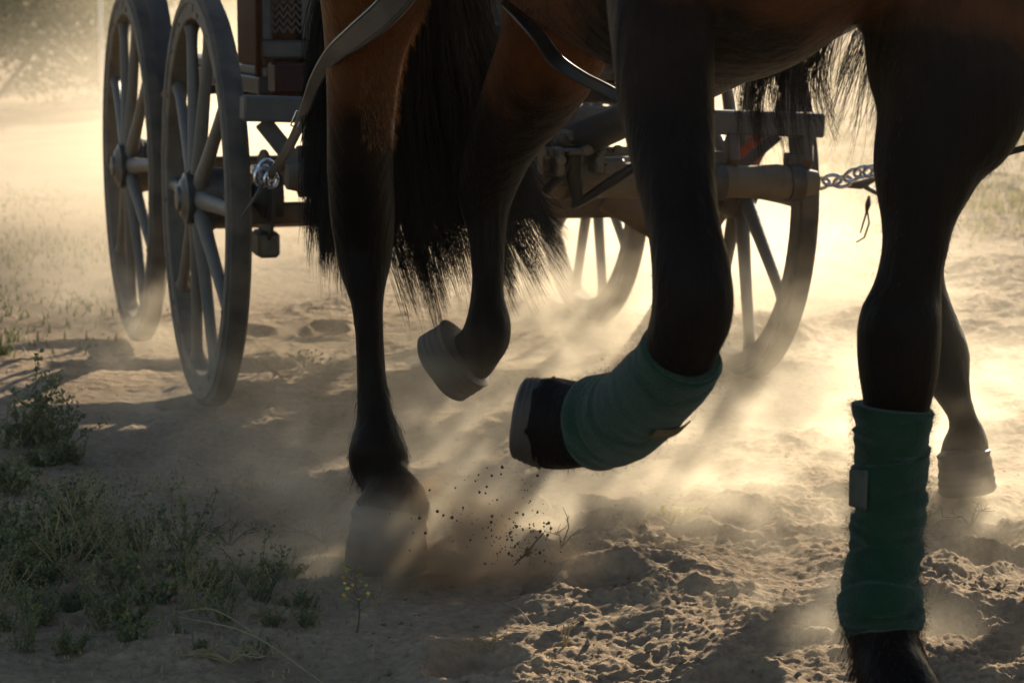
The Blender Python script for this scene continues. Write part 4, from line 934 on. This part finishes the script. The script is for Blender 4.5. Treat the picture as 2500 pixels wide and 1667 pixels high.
# far bushes behind the dust, upper left, and a pale pole
def far_bush(x, y, hw, hh, seed, label):
    r_ = np.random.RandomState(seed); nb = 34
    C = np.stack([r_.uniform(-hw, hw, nb), r_.uniform(-.6, .6, nb), r_.uniform(.1, 1, nb) ** .8 * hh], 1); C[:, 2] *= np.sqrt(np.clip(1 - (C[:, 0] / hw) ** 2 * .8, .1, 1)); n = 9000
    q = r_.randint(0, nb, n); P = C[q] + r_.randn(n, 3) * np.array([.17, .17, .15]) + np.array([x, y, 0]); P[:, 2] = np.abs(P[:, 2])
    s = r_.uniform(.02, .045, (n, 1)); D1 = r_.randn(n, 3); D1 /= np.linalg.norm(D1, axis=1, keepdims=True); D2 = np.cross(D1, r_.randn(n, 3)); D2 /= np.linalg.norm(D2, axis=1, keepdims=True)
    V = np.stack([P, P + D1 * s + D2 * s * .5, P + D1 * 2 * s, P + D1 * s - D2 * s * .5], 1).reshape(-1, 3)
    e = empty('bush', (x, y, 0)); tag(e, label, 'bush', 'bushes behind the dust')
    np_mesh('crown', V, np.arange(n * 4).reshape(-1, 4), M['bush'], e, smooth=False)
    mb = MB()
    for c in C[:14]:
        mb.tube([Vector((x + c[0] * .15, y, 0)), Vector((x + c[0] * .6, y + c[1] * .5, c[2] * .55)), Vector((x + c[0], y + c[1], c[2]))], [.03, .018, .006], 6)
    mb.build('stem', M['twig'], e)
far_bush(-4.9, 22.5, 1.4, 1.9, 1, 'leafy bush fading into the dust at the upper left corner')
far_bush(-3.6, 24.5, 1.1, 2.2, 2, 'hazier bush right of the corner one, behind the dust')
far_bush(-6.2, 25.0, 1.6, 2.6, 3, 'bush mostly outside the left edge, behind the dust')
far_bush(-2.2, 29.0, 1.2, 2.2, 4, 'faint bush just left of the rear wheel top')
for i, (x_, y_, hw_, hh_) in enumerate(((-8.5, 31, 2.4, 3.2), (-5.2, 33, 2.6, 3.0), (-2.0, 35, 2.4, 2.6), (1.2, 37, 2.6, 2.6), (4.6, 38, 2.6, 2.8), (8.2, 39, 2.8, 3.0))):
    far_bush(x_, y_, hw_, hh_, 20 + i, 'tall bush in the far row behind the dust, %s from the left' % ORD[i])
mb = MB(); mb.tube([Vector((-3.3, 20.2, -.02)), Vector((-3.3, 20.2, 2.6))], .018, 10); o = mb.build('thin_post', noisy('pale_paint', [(.6, .58, .52), (.7, .68, .62)], 10), None, origin=Vector((-3.3, 20.2, -.02))); tag(o, 'thin pale post standing in the dust left of the rear wheel', 'post')

# ------------------------------------------------------------------ flying soil
def lump(mb, c, r, r_):
    vs = []; 
    for i in range(5):
        ph = math.pi * (i + .5) / 5
        for k in range(7): th = 2 * math.pi * k / 7; q = r * r_.uniform(.6, 1.3); vs.append(c + Vector((math.sin(ph) * math.cos(th), math.sin(ph) * math.sin(th), math.cos(ph))) * q)
    fs = [(i * 7 + k, i * 7 + (k + 1) % 7, (i + 1) * 7 + (k + 1) % 7, (i + 1) * 7 + k) for i in range(4) for k in range(7)] + [tuple(range(7))[::-1], tuple(28 + k for k in range(7))]
    mb.add(vs, fs)
r_ = random.Random(8); c = at(1288, 1348, 4.45); e = empty('flying_clod', c); tag(e, 'dark clod with a twig flying up out of the dust puff', 'clod')
mb = MB(); lump(mb, c, .007, r_)
for k in range(26): d = Vector((r_.gauss(0, 1), r_.gauss(0, 1), r_.gauss(0, 1))).normalized(); mb.tube([c, c + d * r_.uniform(.008, .018)], [.0006, .0003], 4)
mb.build('clod', M['debris'], e)
mb = MB(); mb.tube([at(1255, 1380, 4.45), at(1272, 1362, 4.45), c, at(1305, 1325, 4.45), at(1328, 1300, 4.45)], [.001, .0016, .003, .0016, .001], 6); mb.tube([at(1272, 1362, 4.45), at(1258, 1368, 4.46)], .0008, 5); mb.build('twig', M['debris'], e)
mb = MB()
for k in range(230):
    if k < 120: px, py = r_.gauss(1275, 42), r_.gauss(1325, 32)
    else: px, py = r_.gauss(1190, 110), r_.gauss(1250, 60)
    lump(mb, at(px, min(py, 1375), r_.uniform(4.35, 4.55)), min(abs(r_.gauss(0, .0011)) * (2.0 if r_.random() < .08 else 1) + .0005, .0032), r_)
for (px, py, s) in ((1246, 1300, .0035), (1024, 1264, .0032), (1038, 1301, .003), (1328, 1276, .002)): lump(mb, at(px, py, 4.42), s, r_)
o = mb.build('soil_spray', M['debris'], None); tag(o, 'spray of soil crumbs in the air behind the planted hoof', 'soil', kind='stuff')

# ------------------------------------------------------------------ dust in the air
def vol_mat(name, col, dens, aniso=.6, attr=True):
    m = bpy.data.materials.new(name); m.use_nodes = True; t = m.node_tree; t.nodes.clear()
    o = t.nodes.new('ShaderNodeOutputMaterial'); p = t.nodes.new('ShaderNodeVolumePrincipled'); L(t, p.outputs[0], o.inputs['Volume'])
    p.inputs['Color'].default_value = (*col, 1); p.inputs['Density'].default_value = dens; p.inputs['Anisotropy'].default_value = aniso
    p.inputs['Density Attribute'].default_value = 'density' if attr else ''
    return m
HAZE_D = 0.0006
mb = MB(); mb.box(Vector((0, 40, 2.2)), (Vector((1, 0, 0)), Vector((0, 1, 0)), UP), 45, 52, 3.4)
o = mb.build('haze', vol_mat('dusty_air', (.93, .86, .74), HAZE_D, .55, False), None, smooth=0); tag(o, 'fine dust hanging in the air over the whole field', 'haze', kind='stuff')

def dust(name, label, lo, hi, res, puffs, ground, nscale, seed, dens, col, thr=(.42, .66), base=0.0, aniso=.6, dist=1.0):
    """density grid made of noise times soft ellipsoids; puffs: (centre, radii, strength)"""
    ng = bpy.data.node_groups.new(name, 'GeometryNodeTree'); ng.interface.new_socket('Geometry', in_out='OUTPUT', socket_type='NodeSocketGeometry')
    go = ng.nodes.new('NodeGroupOutput'); vc = ng.nodes.new('GeometryNodeVolumeCube'); sm = ng.nodes.new('GeometryNodeSetMaterial')
    vc.inputs['Min'].default_value = lo; vc.inputs['Max'].default_value = hi
    for ax_, k in zip(('Resolution X', 'Resolution Y', 'Resolution Z'), range(3)): vc.inputs[ax_].default_value = max(4, int((hi[k] - lo[k]) / res))
    ps = ng.nodes.new('GeometryNodeInputPosition')
    def mth(op, a, b=None, c=None):
        n = ng.nodes.new('ShaderNodeMath'); n.operation = op
        for i, v in enumerate((a, b, c)):
            if v is None: continue
            if hasattr(v, 'is_linked') or hasattr(v, 'links'): L(ng, v, n.inputs[i])
            else: n.inputs[i].default_value = v
        return n.outputs[0]
    nz = ng.nodes.new('ShaderNodeTexNoise'); nz.inputs['Scale'].default_value = nscale; nz.inputs['Detail'].default_value = 5.0; nz.inputs['Roughness'].default_value = .55; nz.inputs['Distortion'].default_value = dist
    ad = ng.nodes.new('ShaderNodeVectorMath'); ad.operation = 'ADD'; ad.inputs[1].default_value = (seed * 3.1, seed * 1.7, seed); L(ng, ps.outputs[0], ad.inputs[0])
    ml = ng.nodes.new('ShaderNodeVectorMath'); ml.operation = 'MULTIPLY'; ml.inputs[1].default_value = (1, .8, 1.25); L(ng, ad.outputs[0], ml.inputs[0]); L(ng, ml.outputs[0], nz.inputs['Vector'])
    mr = ng.nodes.new('ShaderNodeMapRange'); mr.interpolation_type = 'SMOOTHSTEP'; mr.inputs[1].default_value = thr[0]; mr.inputs[2].default_value = thr[1]; mr.inputs[3].default_value = base; mr.inputs[4].default_value = 1.0
    L(ng, nz.outputs[0], mr.inputs[0]); nzo = mr.outputs[0]
    tot = None
    for (c, rd, stg) in puffs:
        s1 = ng.nodes.new('ShaderNodeVectorMath'); s1.operation = 'SUBTRACT'; L(ng, ps.outputs[0], s1.inputs[0]); s1.inputs[1].default_value = tuple(c)
        s2 = ng.nodes.new('ShaderNodeVectorMath'); s2.operation = 'DIVIDE'; L(ng, s1.outputs[0], s2.inputs[0]); s2.inputs[1].default_value = rd
        s3 = ng.nodes.new('ShaderNodeVectorMath'); s3.operation = 'DOT_PRODUCT'; L(ng, s2.outputs[0], s3.inputs[0]); L(ng, s2.outputs[0], s3.inputs[1])
        g = mth('MULTIPLY', mth('EXPONENT', mth('MULTIPLY', s3.outputs['Value'], -1.2)), stg)
        tot = g if tot is None else mth('ADD', tot, g)
    if ground:      # layer clinging to the ground
        sx = ng.nodes.new('ShaderNodeSeparateXYZ'); L(ng, ps.outputs[0], sx.inputs[0])
        gl = mth('MULTIPLY', mth('EXPONENT', mth('MULTIPLY', mth('MAXIMUM', sx.outputs[2], 0.0), -1 / ground[0])), ground[1])
        fx = mth('SMOOTH_MIN', 1.0, mth('MAXIMUM', mth('MULTIPLY', mth('SUBTRACT', sx.outputs[0], ground[2]), 1.6), 0.0), .3)
        fy = mth('SMOOTH_MIN', 1.0, mth('MAXIMUM', mth('MULTIPLY', mth('SUBTRACT', sx.outputs[1], 4.45), 1.6), 0.0), .3)
        gl = mth('MULTIPLY', gl, mth('MULTIPLY', fx, fy)); tot = gl if tot is None else mth('ADD', tot, gl)
    den = mth('MULTIPLY', tot, nzo)
    den = mth('MAXIMUM', mth('SUBTRACT', den, .012), 0.0)
    L(ng, den, vc.inputs['Density']); vm = vol_mat(name, col, dens, aniso); sm.inputs['Material'].default_value = vm
    L(ng, vc.outputs[0], sm.inputs[0]); L(ng, sm.outputs[0], go.inputs[0])
    me = bpy.data.meshes.new(name); ob = bpy.data.objects.new(name, me); COL.objects.link(ob); me.materials.append(vm)
    md = ob.modifiers.new('dust', 'NODES'); md.node_group = ng; tag(ob, label, 'dust', kind='stuff'); return ob
dust('dust_bank', 'bank of bright dust standing behind and around the carriage', (-4.5, 6.2, -.05), (4.0, 17.0, 2.4), .085,
     [((.72, 9.4, .06), (.85, 1.3, .28), .80), ((-.4, 11.5, .25), (1.2, 1.6, .5), .36), ((-1.5, 12.8, .45), (.9, 1.8, .75), .30), ((-.8, 12.0, .5), (.8, 1.8, .7), .28), ((-2.0, 11.5, .25), (1.2, 1.4, .40), .34), ((-1.3, 9.2, .10), (.6, .8, .28), .45), ((1.15, 7.6, .03), (.5, .9, .20), .12), ((.2, 8.4, .06), (.7, .6, .20), .7), ((-1.35, 8.6, .1), (.35, .5, .18), .4), ((.6, 12.5, .5), (2.2, 1.8, .6), .16)],
     None, 1.5, 2, 1.0, (.90, .815, .68), (.30, .70), .30)
P = at
dust('dust_puff', 'dust clouds kicked up by the hooves and wheels over the track', (-1.7, 3.7, -.04), (2.0, 7.4, .80), .030,
     [(P(940, 1330, 4.48), (.16, .09, .06), 20.0), (P(1150, 1290, 4.62), (.13, .10, .09), 5.5), (P(1290, 1330, 4.85), (.12, .10, .10), 3.0),
      (P(1220, 1110, 4.9), (.13, .12, .12), 2.4), (P(2345, 1250, 5.02), (.13, .08, .045), 9.0), (P(1060, 880, 4.97), (.07, .06, .06), 9.0),
      (P(2000, 1600, 4.05), (.10, .15, .10), 4.0), (P(2230, 1640, 4.1), (.16, .2, .09), 2.0), (P(720, 1180, 5.2), (.12, .15, .10), 2.4), (P(390, 950, 6.1), (.16, .2, .07), 2.2),
      (P(1450, 760, 6.9), (.35, .35, .16), 2.2), (P(1760, 1150, 5.1), (.35, .35, .14), 1.3), (P(2150, 1000, 5.6), (.4, .5, .22), .9), (P(740, 830, 6.5), (.30, .30, .10), 1.8), (P(560, 900, 6.2), (.20, .25, .08), 1.8), (P(840, 1060, 5.5), (.22, .2, .10), 1.6), (P(1330, 920, 5.9), (.4, .4, .16), 1.3),
      (P(320, 770, 7.1), (.22, .25, .11), 2.6), (P(540, 1000, 5.9), (.2, .2, .06), .9), (P(700, 1320, 4.6), (.22, .10, .05), 2.4), (P(560, 1150, 5.35), (.13, .12, .09), 3.2), (P(650, 1060, 5.6), (.14, .14, .10), 2.2), (P(1080, 1190, 4.85), (.12, .09, .10), 4.5), (P(1500, 1260, 4.85), (.20, .12, .08), 3.0), (P(1680, 1180, 5.1), (.2, .15, .10), 2.6), (P(1850, 1520, 4.25), (.09, .12, .06), 2.6), (P(1330, 1290, 4.9), (.12, .09, .09), 4.0)],
     (.06, 1.9, -.75), 4.6, 5, 1.0, (.95, .87, .73), (.42, .64), .0, dist=1.6)
dust('soil_burst', 'brown burst of soil dust thrown up behind the planted hind hoof', (-.62, 4.25, -.03), (.28, 5.05, .36), .011,
     [(P(1160, 1290, 4.60), (.05, .06, .055), 26), (P(1230, 1262, 4.62), (.05, .05, .03), 14), (P(1110, 1370, 4.52), (.10, .07, .028), 30), (P(1330, 1385, 4.6), (.09, .07, .025), 14), (P(930, 1330, 4.45), (.10, .05, .04), 16), (P(1060, 1230, 4.55), (.05, .05, .05), 9)],
     None, 13, 9, 1.9, (.76, .55, .36), (.40, .66), .05, aniso=.45, dist=2.0)
print('script done')
